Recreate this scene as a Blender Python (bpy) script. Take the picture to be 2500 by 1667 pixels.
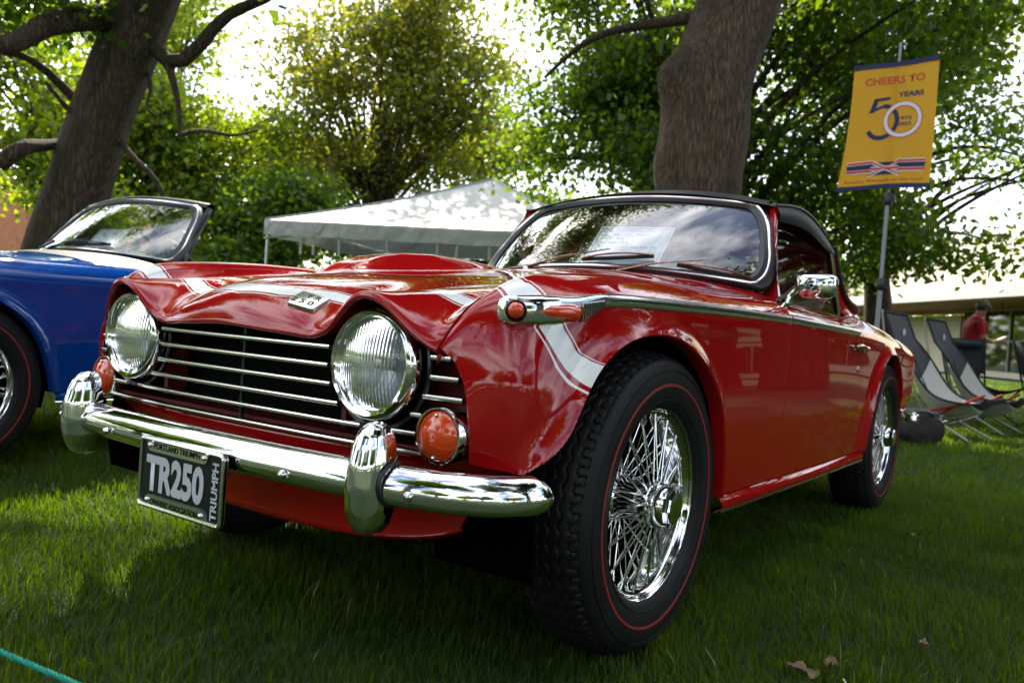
import bpy, math, random
import numpy as np
from mathutils import Vector, Matrix, Euler

for _o in list(bpy.data.objects):
    bpy.data.objects.remove(_o, do_unlink=True)
SC = bpy.context.scene
COL = SC.collection
rng = np.random.default_rng(7)
random.seed(7)
PI = math.pi
R = math.radians

# ------------------------------------------------------------------ camera
CAM_POS = Vector((1.447, -1.6402, 0.6784))
YAW, PITCH, ROLL = R(-35.1806), R(-1.0884), R(4.3284)
_f = Vector((math.sin(YAW) * math.cos(PITCH), math.cos(YAW) * math.cos(PITCH), math.sin(PITCH)))
_r = Vector((math.cos(YAW), -math.sin(YAW), 0))
_u = _r.cross(_f)
CR = _r * math.cos(ROLL) + _u * math.sin(ROLL)
CU = _u * math.cos(ROLL) - _r * math.sin(ROLL)
CF = _f
camd = bpy.data.cameras.new('camera')
cam = bpy.data.objects.new('camera', camd)
COL.objects.link(cam)
cam.matrix_world = Matrix(((CR.x, CU.x, -CF.x, CAM_POS.x), (CR.y, CU.y, -CF.y, CAM_POS.y), (CR.z, CU.z, -CF.z, CAM_POS.z), (0, 0, 0, 1)))
camd.sensor_fit = 'HORIZONTAL'
camd.sensor_width = 36
camd.lens = 2060.64 * 36 / 2500
camd.clip_start = 0.05
camd.clip_end = 2000
camd.dof.use_dof = True
camd.dof.focus_distance = 1.75
camd.dof.aperture_fstop = 6.3
SC.camera = cam

# ground-plane basis of the view, used to set far things out by distance and side
GF = Vector((math.sin(YAW), math.cos(YAW), 0))
GR = Vector((math.cos(YAW), -math.sin(YAW), 0))
def gp(depth, side, z=0.0):
    p = CAM_POS + GF * depth + GR * side
    return Vector((p.x, p.y, z))

# ------------------------------------------------------------------ sky and sun
SUN_AZ_REL, SUN_EL = R(-18), R(46)         # sun beyond the scene, a little left of the view
_sd = GF * math.cos(SUN_AZ_REL) + GR * math.sin(SUN_AZ_REL)
SUN_DIR = Vector((_sd.x * math.cos(SUN_EL), _sd.y * math.cos(SUN_EL), math.sin(SUN_EL)))
W = bpy.data.worlds.new('World')
SC.world = W
W.use_nodes = True
nt = W.node_tree
nt.nodes.clear()
def N(t, typ, **kw):
    n = t.nodes.new(typ)
    for k, v in kw.items():
        if k.startswith('i_'):
            n.inputs[k[2:].replace('_', ' ')].default_value = v
        else:
            setattr(n, k, v)
    return n
sky = N(nt, 'ShaderNodeTexSky', sky_type='NISHITA', sun_disc=False)
sky.sun_elevation = SUN_EL
sky.sun_rotation = math.atan2(SUN_DIR.x, SUN_DIR.y)
sky.air_density = 1.0
sky.dust_density = 1.4
tc = N(nt, 'ShaderNodeTexCoord')
mp = N(nt, 'ShaderNodeMapping')
mp.inputs['Scale'].default_value = (1.5, 1.5, 3.2)
nz = N(nt, 'ShaderNodeTexNoise')
nz.inputs['Scale'].default_value = 1.7
nz.inputs['Detail'].default_value = 9
nz.inputs['Roughness'].default_value = 0.58
nz.inputs['Distortion'].default_value = 0.3
cr = N(nt, 'ShaderNodeValToRGB')
cr.color_ramp.elements[0].position = 0.41
cr.color_ramp.elements[0].color = (0, 0, 0, 1)
cr.color_ramp.elements[1].position = 0.60
cr.color_ramp.elements[1].color = (1, 1, 1, 1)
mx = N(nt, 'ShaderNodeMix', data_type='RGBA')
mx.inputs[7].default_value = (11.0, 11.2, 11.6, 1)     # sunlit cloud
bg = N(nt, 'ShaderNodeBackground')
bg.inputs['Strength'].default_value = 0.145
wo = N(nt, 'ShaderNodeOutputWorld')
L = nt.links.new
L(tc.outputs['Generated'], mp.inputs['Vector'])
L(mp.outputs['Vector'], nz.inputs['Vector'])
L(nz.outputs['Fac'], cr.inputs['Fac'])
L(cr.outputs['Color'], mx.inputs[0])
L(sky.outputs['Color'], mx.inputs[6])
L(mx.outputs[2], bg.inputs['Color'])
L(bg.outputs['Background'], wo.inputs['Surface'])

sund = bpy.data.lights.new('sun', 'SUN')
sund.energy = 5.0
sund.angle = R(0.55)
sund.color = (1.0, 0.91, 0.74)
sun = bpy.data.objects.new('sun', sund)
COL.objects.link(sun)
sun.rotation_euler = SUN_DIR.to_track_quat('Z', 'Y').to_euler()
sun.location = (0, 0, 30)

SC.view_settings.view_transform = 'Standard'
SC.view_settings.look = 'None'
SC.view_settings.gamma = 1.0
SC.view_settings.exposure = 1.22
SC.view_settings.use_curve_mapping = False
SC.render.engine = 'CYCLES'
SC.cycles.use_denoising = True
SC.cycles.max_bounces = 9
SC.cycles.transparent_max_bounces = 24
SC.cycles.caustics_reflective = False
SC.cycles.caustics_refractive = False
SC.cycles.sample_clamp_indirect = 6

# ------------------------------------------------------------------ helpers
def tag(o, label=None, cat=None, group=None, kind=None):
    if label: o['label'] = label
    if cat: o['category'] = cat
    if group: o['group'] = group
    if kind: o['kind'] = kind
    return o
def empty(name, loc=(0, 0, 0), rz=0.0, parent=None):
    o = bpy.data.objects.new(name, None)
    o.empty_display_size = 0.2
    COL.objects.link(o)
    o.location = loc
    o.rotation_euler = (0, 0, rz)
    o.parent = parent
    return o
def link(name, me, mats, parent=None):
    o = bpy.data.objects.new(name, me)
    COL.objects.link(o)
    if not isinstance(mats, (list, tuple)): mats = [mats]
    while len(me.materials) < len(mats): me.materials.append(None)
    for i, m in enumerate(mats):
        o.material_slots[i].link = 'OBJECT'
        o.material_slots[i].material = m
    o.parent = parent
    return o
class MB:
    def __init__(s): s.v = []; s.f = []; s.m = []; s.n = 0
    def add(s, V, F, mi=0):
        V = np.asarray(V, float).reshape(-1, 3)
        s.v.append(V)
        for q in F:
            s.f.append(tuple(int(i) + s.n for i in q)); s.m.append(mi)
        s.n += len(V)
        return s
    def box(s, c, d, rot=None, mi=0):
        c = np.asarray(c, float); h = np.asarray(d, float) / 2
        V = np.array([[x, y, z] for z in (-1, 1) for y in (-1, 1) for x in (-1, 1)], float) * h
        if rot is not None: V = V @ np.array(Euler(rot).to_matrix()).T
        return s.add(V + c, [(0, 2, 3, 1), (4, 5, 7, 6), (0, 1, 5, 4), (2, 6, 7, 3), (0, 4, 6, 2), (1, 3, 7, 5)], mi)
    def grid(s, P, mi=0, flip=False, wrap_u=False, wrap_v=False):
        P = np.asarray(P, float); nu, nv = P.shape[:2]
        F = []
        for i in range(nu if wrap_u else nu - 1):
            for j in range(nv if wrap_v else nv - 1):
                a, b, c, d = i * nv + j, ((i + 1) % nu) * nv + j, ((i + 1) % nu) * nv + (j + 1) % nv, i * nv + (j + 1) % nv
                F.append((a, d, c, b) if flip else (a, b, c, d))
        return s.add(P.reshape(-1, 3), F, mi)
    def tube(s, pts, rad, seg=8, caps=True, mi=0, flat=None):
        P = np.asarray(pts, float); n = len(P)
        rad = np.full(n, rad, float) if np.isscalar(rad) else np.asarray(rad, float)
        T = np.gradient(P, axis=0); T /= np.linalg.norm(T, axis=1)[:, None] + 1e-12
        ref = np.array([0, 0, 1.0]) if abs(T[0][2]) < 0.9 else np.array([1.0, 0, 0])
        rings = []
        b0 = np.cross(T[0], ref); b0 /= np.linalg.norm(b0)
        for i in range(n):
            b0 = b0 - T[i] * (b0 @ T[i]); b0 /= np.linalg.norm(b0) + 1e-12
            c0 = np.cross(T[i], b0)
            a = np.arange(seg) * 2 * PI / seg
            k = 1.0 if flat is None else flat
            rings.append(P[i] + rad[i] * (np.cos(a)[:, None] * b0 + k * np.sin(a)[:, None] * c0))
        base = s.n
        s.grid(np.array(rings), mi, wrap_v=True, flip=True)
        if caps:
            s.f.append(tuple(base + j for j in range(seg))); s.m.append(mi)
            s.f.append(tuple(base + (n - 1) * seg + j for j in reversed(range(seg)))); s.m.append(mi)
        return s
    def lathe(s, prof, seg=32, axis='x', c=(0, 0, 0), mi=0):
        pr = np.asarray(prof, float)          # (axial, radius)
        a = np.arange(seg) * 2 * PI / seg
        A = np.repeat(pr[:, 0][:, None], seg, 1); r = pr[:, 1][:, None]
        U, V = r * np.cos(a), r * np.sin(a)
        P = {'x': (A, U, V), 'y': (V, A, U), 'z': (U, V, A)}[axis]
        return s.grid(np.stack(P, -1) + np.asarray(c, float), mi, wrap_v=True)
    def loft(s, rings, mi=0, caps=True, flip=False):
        Rg = np.asarray(rings, float); n, k = Rg.shape[:2]; base = s.n
        s.grid(Rg, mi, wrap_v=True, flip=flip)
        if caps:
            a = tuple(base + j for j in range(k)); b = tuple(base + (n - 1) * k + j for j in range(k))
            s.f += [a[::-1], b] if not flip else [a, b[::-1]]; s.m += [mi, mi]
        return s
    def mesh(s, name, smooth=True, sharp=None):
        me = bpy.data.meshes.new(name)
        V = np.concatenate(s.v) if s.v else np.zeros((0, 3))
        me.from_pydata(V.tolist(), [], s.f)
        nm = max(s.m) + 1 if s.m else 1
        for i in range(nm): me.materials.append(None)
        if nm > 1: me.polygons.foreach_set('material_index', s.m)
        if smooth:
            me.polygons.foreach_set('use_smooth', [True] * len(me.polygons))
            if sharp: me.set_sharp_from_angle(angle=R(sharp))
        me.update()
        return me
    def build(s, name, mats, parent=None, smooth=True, sharp=35):
        return link(name, s.mesh(name, smooth, sharp), mats, parent)
def quads(name, V, nper, cols=None, mi=None):
    """many separate polygons, nper vertices each, fast"""
    V = np.ascontiguousarray(V, np.float32).reshape(-1, 3); nf = len(V) // nper
    me = bpy.data.meshes.new(name)
    me.vertices.add(len(V)); me.vertices.foreach_set('co', V.ravel())
    me.loops.add(len(V)); me.loops.foreach_set('vertex_index', np.arange(len(V), dtype=np.int32))
    me.polygons.add(nf); me.polygons.foreach_set('loop_start', np.arange(nf, dtype=np.int32) * nper)
    if cols is not None:
        at = me.attributes.new('tint', 'FLOAT', 'POINT'); at.data.foreach_set('value', np.repeat(cols.astype(np.float32), nper))
    me.materials.append(None)
    me.update(calc_edges=True)
    return me
def spl(t, Y, tq):
    """natural cubic spline through Y at knots t"""
    t = np.asarray(t, float); Y = np.asarray(Y, float); n = len(t); h = np.diff(t)
    A = np.zeros((n, n)); B = np.zeros_like(Y)
    A[0, 0] = A[-1, -1] = 1
    for i in range(1, n - 1):
        A[i, i - 1], A[i, i], A[i, i + 1] = h[i - 1], 2 * (h[i - 1] + h[i]), h[i]
        B[i] = 6 * ((Y[i + 1] - Y[i]) / h[i] - (Y[i] - Y[i - 1]) / h[i - 1])
    M = np.linalg.solve(A, B.reshape(n, -1)).reshape(Y.shape)
    tq = np.asarray(tq, float); k = np.clip(np.searchsorted(t, tq) - 1, 0, n - 2)
    sh = (-1,) + (1,) * (Y.ndim - 1)
    a = ((t[k + 1] - tq) / h[k]).reshape(sh); b = ((tq - t[k]) / h[k]).reshape(sh); hh = h[k].reshape(sh)
    return a * Y[k] + b * Y[k + 1] + ((a ** 3 - a) * M[k] + (b ** 3 - b) * M[k + 1]) * hh ** 2 / 6
def path(pts, n=40):
    P = np.asarray(pts, float); t = np.r_[0, np.cumsum(np.linalg.norm(np.diff(P, axis=0), axis=1))]
    return spl(t, P, np.linspace(0, t[-1], n))
def sstep(a, b, x):
    t = np.clip((np.asarray(x, float) - a) / (b - a), 0, 1); return t * t * (3 - 2 * t)
_fontcache = {}
def text(name, body, size, mats, parent, mat4, depth=0.0, bold=0.0, sx=1.0, shear=0.0, align='CENTER', maxw=None, maxh=None):
    cu = bpy.data.curves.new(name, 'FONT'); cu.body = body; cu.size = size; cu.extrude = depth; cu.offset = bold
    cu.align_x = align; cu.align_y = 'CENTER'; cu.shear = shear; cu.resolution_u = 3
    ob = bpy.data.objects.new(name, cu); COL.objects.link(ob)
    dg = bpy.context.evaluated_depsgraph_get(); dg.update()
    me = bpy.data.meshes.new_from_object(ob.evaluated_get(dg))
    bpy.data.objects.remove(ob); bpy.data.curves.remove(cu)
    me.name = name
    n = len(me.vertices); co = np.zeros(n * 3, np.float32); me.vertices.foreach_get('co', co); co = co.reshape(-1, 3)
    co[:, 0] *= sx
    if maxw:
        w = np.ptp(co[:, 0]); co[:, 0] *= maxw / w
    if maxh:
        w = np.ptp(co[:, 1]); co[:, 1] *= maxh / w
    co[:, 0] -= (co[:, 0].max() + co[:, 0].min()) / 2 if align == 'CENTER' else 0
    co[:, 1] -= (co[:, 1].max() + co[:, 1].min()) / 2
    M = np.array(mat4); co = co @ M[:3, :3].T + M[:3, 3]
    me.vertices.foreach_set('co', co.astype(np.float32).ravel()); me.update()
    return link(name, me, mats, parent)
def frame4(o, ex, ey):
    ex = Vector(ex).normalized(); ey = Vector(ey); ez = ex.cross(ey).normalized(); ey = ez.cross(ex)
    return Matrix(((ex.x, ey.x, ez.x, o[0]), (ex.y, ey.y, ez.y, o[1]), (ex.z, ey.z, ez.z, o[2]), (0, 0, 0, 1)))
# ------------------------------------------------------------------ materials
def mat(name, col=(0.5, 0.5, 0.5), rough=0.5, metal=0.0, spec=0.5, coat=0.0, coat_r=0.03, bump=None, var=None, emit=None, trans=0.0, ior=1.45):
    m = bpy.data.materials.new(name); m.use_nodes = True
    t = m.node_tree; b = t.nodes['Principled BSDF']
    b.inputs['Base Color'].default_value = (*col, 1)
    b.inputs['Roughness'].default_value = rough
    b.inputs['Metallic'].default_value = metal
    b.inputs['Specular IOR Level'].default_value = spec
    b.inputs['Coat Weight'].default_value = coat
    b.inputs['Coat Roughness'].default_value = coat_r
    b.inputs['Transmission Weight'].default_value = trans
    b.inputs['IOR'].default_value = ior
    tcn = None
    def coords():
        nonlocal tcn
        if tcn is None: tcn = t.nodes.new('ShaderNodeTexCoord')
        return tcn.outputs['Object']
    if var:      # (scale, darker factor, lighter factor)
        n = N(t, 'ShaderNodeTexNoise'); n.inputs['Scale'].default_value = var[0]; n.inputs['Detail'].default_value = 6
        r = N(t, 'ShaderNodeValToRGB'); r.color_ramp.elements[0].position = .3; r.color_ramp.elements[1].position = .7
        r.color_ramp.elements[0].color = tuple(c * var[1] for c in col) + (1,)
        r.color_ramp.elements[1].color = tuple(min(1, c * var[2]) for c in col) + (1,)
        t.links.new(coords(), n.inputs['Vector']); t.links.new(n.outputs['Fac'], r.inputs['Fac']); t.links.new(r.outputs['Color'], b.inputs['Base Color'])
    if bump:     # (scale, strength, distance)
        n = N(t, 'ShaderNodeTexNoise'); n.inputs['Scale'].default_value = bump[0]; n.inputs['Detail'].default_value = 5
        bp = N(t, 'ShaderNodeBump'); bp.inputs['Strength'].default_value = bump[1]; bp.inputs['Distance'].default_value = bump[2]
        t.links.new(coords(), n.inputs['Vector']); t.links.new(n.outputs['Fac'], bp.inputs['Height']); t.links.new(bp.outputs['Normal'], b.inputs['Normal'])
        if coat: t.links.new(bp.outputs['Normal'], b.inputs['Coat Normal'])
    if emit:
        b.inputs['Emission Color'].default_value = (*emit[0], 1); b.inputs['Emission Strength'].default_value = emit[1]
    return m
M = {}
def paint(name, col, stripe=False):
    m = mat(name, col, rough=0.5, spec=0.0, coat=1.0, coat_r=0.0)
    t = m.node_tree; b = t.nodes['Principled BSDF']
    if stripe:
        a = N(t, 'ShaderNodeAttribute', attribute_name='band')
        def rng_(lo, hi):
            g = N(t, 'ShaderNodeMath', operation='GREATER_THAN'); g.inputs[1].default_value = lo
            l = N(t, 'ShaderNodeMath', operation='LESS_THAN'); l.inputs[1].default_value = hi
            mu = N(t, 'ShaderNodeMath', operation='MULTIPLY')
            t.links.new(a.outputs['Fac'], g.inputs[0]); t.links.new(a.outputs['Fac'], l.inputs[0])
            t.links.new(g.outputs[0], mu.inputs[0]); t.links.new(l.outputs[0], mu.inputs[1]); return mu.outputs[0]
        s = None
        for lo, hi in ((0.0, 1.0), (-0.20, -0.13), (1.13, 1.20)):
            o = rng_(lo, hi)
            if s is None: s = o
            else:
                ad = N(t, 'ShaderNodeMath', operation='ADD'); t.links.new(s, ad.inputs[0]); t.links.new(o, ad.inputs[1]); s = ad.outputs[0]
        x = N(t, 'ShaderNodeMix', data_type='RGBA'); x.inputs[6].default_value = (*col, 1); x.inputs[7].default_value = (0.72, 0.74, 0.72, 1)
        t.links.new(s, x.inputs[0]); t.links.new(x.outputs[2], b.inputs['Base Color'])
    return m
M['red'] = paint('red_paint', (0.30, 0.004, 0.005))
M['red_band'] = paint('red_paint_with_white_band', (0.30, 0.004, 0.005), True)
M['blue'] = paint('blue_paint', (0.003, 0.040, 0.22))
M['green_paint'] = paint('green_paint', (0.01, 0.06, 0.03))
M['chrome'] = mat('chrome', (0.80, 0.80, 0.80), rough=0.045, metal=1.0)
M['chrome_bar'] = mat('polished_alloy', (0.78, 0.77, 0.74), rough=0.16, metal=1.0)
M['spoke'] = mat('spoke_chrome', (0.82, 0.82, 0.80), rough=0.22, metal=1.0)
M['alloy'] = mat('dull_alloy', (0.55, 0.55, 0.56), rough=0.35, metal=1.0)
M['rubber'] = mat('tyre_rubber', (0.0055, 0.0055, 0.006), rough=0.55, spec=0.28, bump=(160, .15, .001), var=(9, .7, 1.6))
M['seal'] = mat('rubber_seal', (0.012, 0.013, 0.015), rough=0.38)
M['redline'] = mat('tyre_red_line', (0.22, 0.012, 0.012), rough=0.6)
M['black'] = mat('black_interior', (0.003, 0.003, 0.003), rough=0.9, spec=0.1)
M['black_gloss'] = mat('black_enamel', (0.008, 0.008, 0.008), rough=0.25)
M['under'] = mat('underbody_shade_black', (0.0015, 0.0012, 0.0012), rough=1.0, spec=0.0)  # near-black colour stands in for deep shade under and inside the car
M['inner_red'] = mat('inner_panel_red', (0.10, 0.006, 0.005), rough=0.45)
M['vinyl'] = mat('black_vinyl', (0.014, 0.014, 0.015), rough=0.42, bump=(420, .35, .0006))
M['amber'] = mat('amber_lens', (0.58, 0.050, 0.005), rough=0.12, coat=1.0, bump=(90, .25, .001))
M['paper'] = mat('white_card', (0.88, 0.89, 0.96), rough=0.7)
M['ink'] = mat('black_ink', (0.02, 0.02, 0.05), rough=0.7)
M['ink_blue'] = mat('pale_blue_ink', (0.22, 0.28, 0.50), rough=0.7)
M['ink_red'] = mat('red_ink', (0.75, 0.10, 0.12), rough=0.7)
M['plate_black'] = mat('plate_black', (0.010, 0.010, 0.011), rough=0.22)
M['plate_white'] = mat('plate_grey_white', (0.42, 0.45, 0.47), rough=0.5)
M['stitch'] = mat('steel_with_red_reflection', (0.26, 0.13, 0.10), rough=0.25, metal=0.8)  # red-brown tint paints the red body's reflection into the wiper steel

def glass_mat(name, tint, refl=1.0, rough=0.0):
    m = bpy.data.materials.new(name); m.use_nodes = True; t = m.node_tree; t.nodes.clear()
    o = N(t, 'ShaderNodeOutputMaterial'); mixn = N(t, 'ShaderNodeMixShader'); fr = N(t, 'ShaderNodeFresnel'); fr.inputs['IOR'].default_value = 1.55
    mu = N(t, 'ShaderNodeMath', operation='MULTIPLY', use_clamp=True); mu.inputs[1].default_value = refl
    tr = N(t, 'ShaderNodeBsdfTransparent'); tr.inputs['Color'].default_value = (*tint, 1)
    gl = N(t, 'ShaderNodeBsdfGlossy'); gl.inputs['Roughness'].default_value = rough; gl.inputs['Color'].default_value = (1, 1, 1, 1)
    t.links.new(fr.outputs[0], mu.inputs[0]); t.links.new(mu.outputs[0], mixn.inputs[0])
    t.links.new(tr.outputs[0], mixn.inputs[1]); t.links.new(gl.outputs[0], mixn.inputs[2]); t.links.new(mixn.outputs[0], o.inputs['Surface'])
    return m
M['glass'] = glass_mat('windscreen_glass', (0.86, 0.92, 0.90), 2.6)
M['side_glass'] = glass_mat('side_window_glass', (0.24, 0.27, 0.26), 0.6)  # clear glass tinted dark to stand in for the dim view behind it
M['lens'] = glass_mat('headlamp_lens', (0.86, 0.88, 0.88), 1.3)
def lens_frost():
    m = M['lens']; t = m.node_tree; o = [n for n in t.nodes if n.type == 'OUTPUT_MATERIAL'][0]; src = o.inputs['Surface'].links[0].from_socket
    d = N(t, 'ShaderNodeBsdfDiffuse'); d.inputs['Color'].default_value = (.55, .58, .60, 1); x = N(t, 'ShaderNodeMixShader'); x.inputs[0].default_value = .10
    t.links.new(src, x.inputs[1]); t.links.new(d.outputs[0], x.inputs[2]); t.links.new(x.outputs[0], o.inputs['Surface'])
lens_frost()
def reflector_mat():
    m = mat('lamp_reflector', (0.34, 0.37, 0.40), rough=0.36, metal=1.0); t = m.node_tree; b = t.nodes['Principled BSDF']
    tcn = N(t, 'ShaderNodeTexCoord'); w = N(t, 'ShaderNodeTexWave', wave_type='BANDS', bands_direction='X'); w.inputs['Scale'].default_value = 30
    w.inputs['Distortion'].default_value = 2.5; w.inputs['Detail Scale'].default_value = .6
    bp = N(t, 'ShaderNodeBump'); bp.inputs['Strength'].default_value = 0.14; bp.inputs['Distance'].default_value = 0.004
    t.links.new(tcn.outputs['Object'], w.inputs['Vector']); t.links.new(w.outputs['Fac'], bp.inputs['Height']); t.links.new(bp.outputs['Normal'], b.inputs['Normal'])
    return m
M['reflector'] = reflector_mat()

def leaf_mat(name, c_dark, c_light, transl=0.5, gloss=0.35, glow=2.6):
    m = bpy.data.materials.new(name); m.use_nodes = True; t = m.node_tree; t.nodes.clear()
    o = N(t, 'ShaderNodeOutputMaterial'); a = N(t, 'ShaderNodeAttribute', attribute_name='tint')
    r = N(t, 'ShaderNodeValToRGB'); r.color_ramp.elements[0].color = (*c_dark, 1); r.color_ramp.elements[1].color = (*c_light, 1)
    p = N(t, 'ShaderNodeBsdfPrincipled'); p.inputs['Roughness'].default_value = gloss; p.inputs['Specular IOR Level'].default_value = 0.35
    tr = N(t, 'ShaderNodeBsdfTranslucent'); mx_ = N(t, 'ShaderNodeMixShader'); mx_.inputs[0].default_value = transl
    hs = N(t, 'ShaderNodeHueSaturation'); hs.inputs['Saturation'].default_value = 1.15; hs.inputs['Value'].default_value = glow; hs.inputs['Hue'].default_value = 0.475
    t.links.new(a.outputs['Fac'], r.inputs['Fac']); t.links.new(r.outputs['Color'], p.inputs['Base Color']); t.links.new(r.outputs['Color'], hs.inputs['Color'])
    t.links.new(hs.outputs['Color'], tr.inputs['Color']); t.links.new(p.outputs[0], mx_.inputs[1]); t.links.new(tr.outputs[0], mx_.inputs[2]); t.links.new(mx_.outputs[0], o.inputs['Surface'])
    return m
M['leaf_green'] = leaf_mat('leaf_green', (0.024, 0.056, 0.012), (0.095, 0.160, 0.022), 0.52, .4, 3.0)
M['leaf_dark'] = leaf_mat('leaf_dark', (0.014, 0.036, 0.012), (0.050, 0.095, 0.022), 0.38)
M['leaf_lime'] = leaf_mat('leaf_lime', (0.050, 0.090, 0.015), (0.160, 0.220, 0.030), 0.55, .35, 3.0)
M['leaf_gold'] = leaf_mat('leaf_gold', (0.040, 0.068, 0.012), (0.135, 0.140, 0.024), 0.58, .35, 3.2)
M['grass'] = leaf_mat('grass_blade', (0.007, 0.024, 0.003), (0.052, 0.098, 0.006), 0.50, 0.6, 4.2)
M['straw'] = mat('dry_straw', (0.30, 0.26, 0.13), rough=0.7)
M['dry_leaf'] = mat('dry_leaf', (0.13, 0.08, 0.04), rough=0.7, var=(40, .6, 1.5))

def lawn_mat():
    m = mat('lawn_soil', (0.02, 0.03, 0.01), rough=0.95); t = m.node_tree; b = t.nodes['Principled BSDF']
    tcn = N(t, 'ShaderNodeTexCoord'); n1 = N(t, 'ShaderNodeTexNoise'); n1.inputs['Scale'].default_value = 0.7; n1.inputs['Detail'].default_value = 8
    n2 = N(t, 'ShaderNodeTexNoise'); n2.inputs['Scale'].default_value = 28; n2.inputs['Detail'].default_value = 6
    ad = N(t, 'ShaderNodeMath', operation='ADD'); ad.inputs[1].default_value = 0; r = N(t, 'ShaderNodeValToRGB')
    mu = N(t, 'ShaderNodeMath', operation='MULTIPLY'); mu.inputs[1].default_value = .6
    r.color_ramp.elements[0].position = .55; r.color_ramp.elements[0].color = (0.008, 0.018, 0.004, 1)
    r.color_ramp.elements[1].position = 1.05; r.color_ramp.elements[1].color = (0.030, 0.056, 0.008, 1)
    t.links.new(tcn.outputs['Object'], n1.inputs['Vector']); t.links.new(tcn.outputs['Object'], n2.inputs['Vector'])
    t.links.new(n1.outputs['Fac'], ad.inputs[0]); t.links.new(n2.outputs['Fac'], mu.inputs[0]); t.links.new(mu.outputs[0], ad.inputs[1])
    t.links.new(ad.outputs[0], r.inputs['Fac']); t.links.new(r.outputs['Color'], b.inputs['Base Color'])
    bp = N(t, 'ShaderNodeBump'); bp.inputs['Strength'].default_value = .8; bp.inputs['Distance'].default_value = .03
    t.links.new(n2.outputs['Fac'], bp.inputs['Height']); t.links.new(bp.outputs['Normal'], b.inputs['Normal'])
    return m
M['lawn'] = lawn_mat()
def bark_mat(name, c0, c1, moss=0.35, ridge=9.0):
    m = mat(name, c0, rough=0.92); t = m.node_tree; b = t.nodes['Principled BSDF']
    tcn = N(t, 'ShaderNodeTexCoord'); mpn = N(t, 'ShaderNodeMapping'); mpn.inputs['Scale'].default_value = (ridge, ridge, ridge * .17)
    n = N(t, 'ShaderNodeTexNoise'); n.inputs['Scale'].default_value = 2.6; n.inputs['Detail'].default_value = 9
    rn = N(t, 'ShaderNodeTexNoise'); rn.inputs['Scale'].default_value = 2.2; rn.inputs['Detail'].default_value = 8; rn.inputs['Roughness'].default_value = .62; rn.inputs['Distortion'].default_value = .5
    v = N(t, 'ShaderNodeTexVoronoi', feature='DISTANCE_TO_EDGE'); v.inputs['Scale'].default_value = 2.6
    t.links.new(tcn.outputs['Object'], mpn.inputs['Vector']); t.links.new(tcn.outputs['Object'], n.inputs['Vector'])
    nd = N(t, 'ShaderNodeMix', data_type='VECTOR'); nd.inputs[0].default_value = 0.16
    t.links.new(mpn.outputs['Vector'], nd.inputs[4]); t.links.new(rn.outputs['Color'], nd.inputs[5])
    t.links.new(mpn.outputs['Vector'], rn.inputs['Vector']); t.links.new(nd.outputs[1], v.inputs['Vector'])
    mu = N(t, 'ShaderNodeMath', operation='MULTIPLY_ADD'); mu.inputs[1].default_value = 1.1
    t.links.new(v.outputs['Distance'], mu.inputs[0]); t.links.new(rn.outputs['Fac'], mu.inputs[2])
    r = N(t, 'ShaderNodeValToRGB'); r.color_ramp.elements[0].position = .42; r.color_ramp.elements[0].color = tuple(c * .40 for c in c0) + (1,)
    r.color_ramp.elements[1].position = .95; r.color_ramp.elements[1].color = (*c1, 1)
    t.links.new(mu.outputs[0], r.inputs['Fac'])
    r2 = N(t, 'ShaderNodeValToRGB'); r2.color_ramp.elements[0].position = .46; r2.color_ramp.elements[1].position = .64
    r2.color_ramp.elements[1].color = (moss,) * 3 + (1,); r2.color_ramp.elements[0].color = (0, 0, 0, 1)
    t.links.new(n.outputs['Fac'], r2.inputs['Fac'])
    x = N(t, 'ShaderNodeMix', data_type='RGBA'); x.inputs[7].default_value = (0.045, 0.036, 0.014, 1)
    t.links.new(r2.outputs['Color'], x.inputs[0]); t.links.new(r.outputs['Color'], x.inputs[6]); t.links.new(x.outputs[2], b.inputs['Base Color'])
    bp = N(t, 'ShaderNodeBump'); bp.inputs['Strength'].default_value = 1.0; bp.inputs['Distance'].default_value = .035
    t.links.new(mu.outputs[0], bp.inputs['Height']); t.links.new(bp.outputs['Normal'], b.inputs['Normal'])
    return m
M['bark'] = bark_mat('bark', (0.100, 0.058, 0.038), (0.205, 0.132, 0.088), .75, 15.0)
M['bark_dark'] = bark_mat('bark_dark', (0.066, 0.042, 0.029), (0.130, 0.088, 0.060), .85, 10.0)
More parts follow.
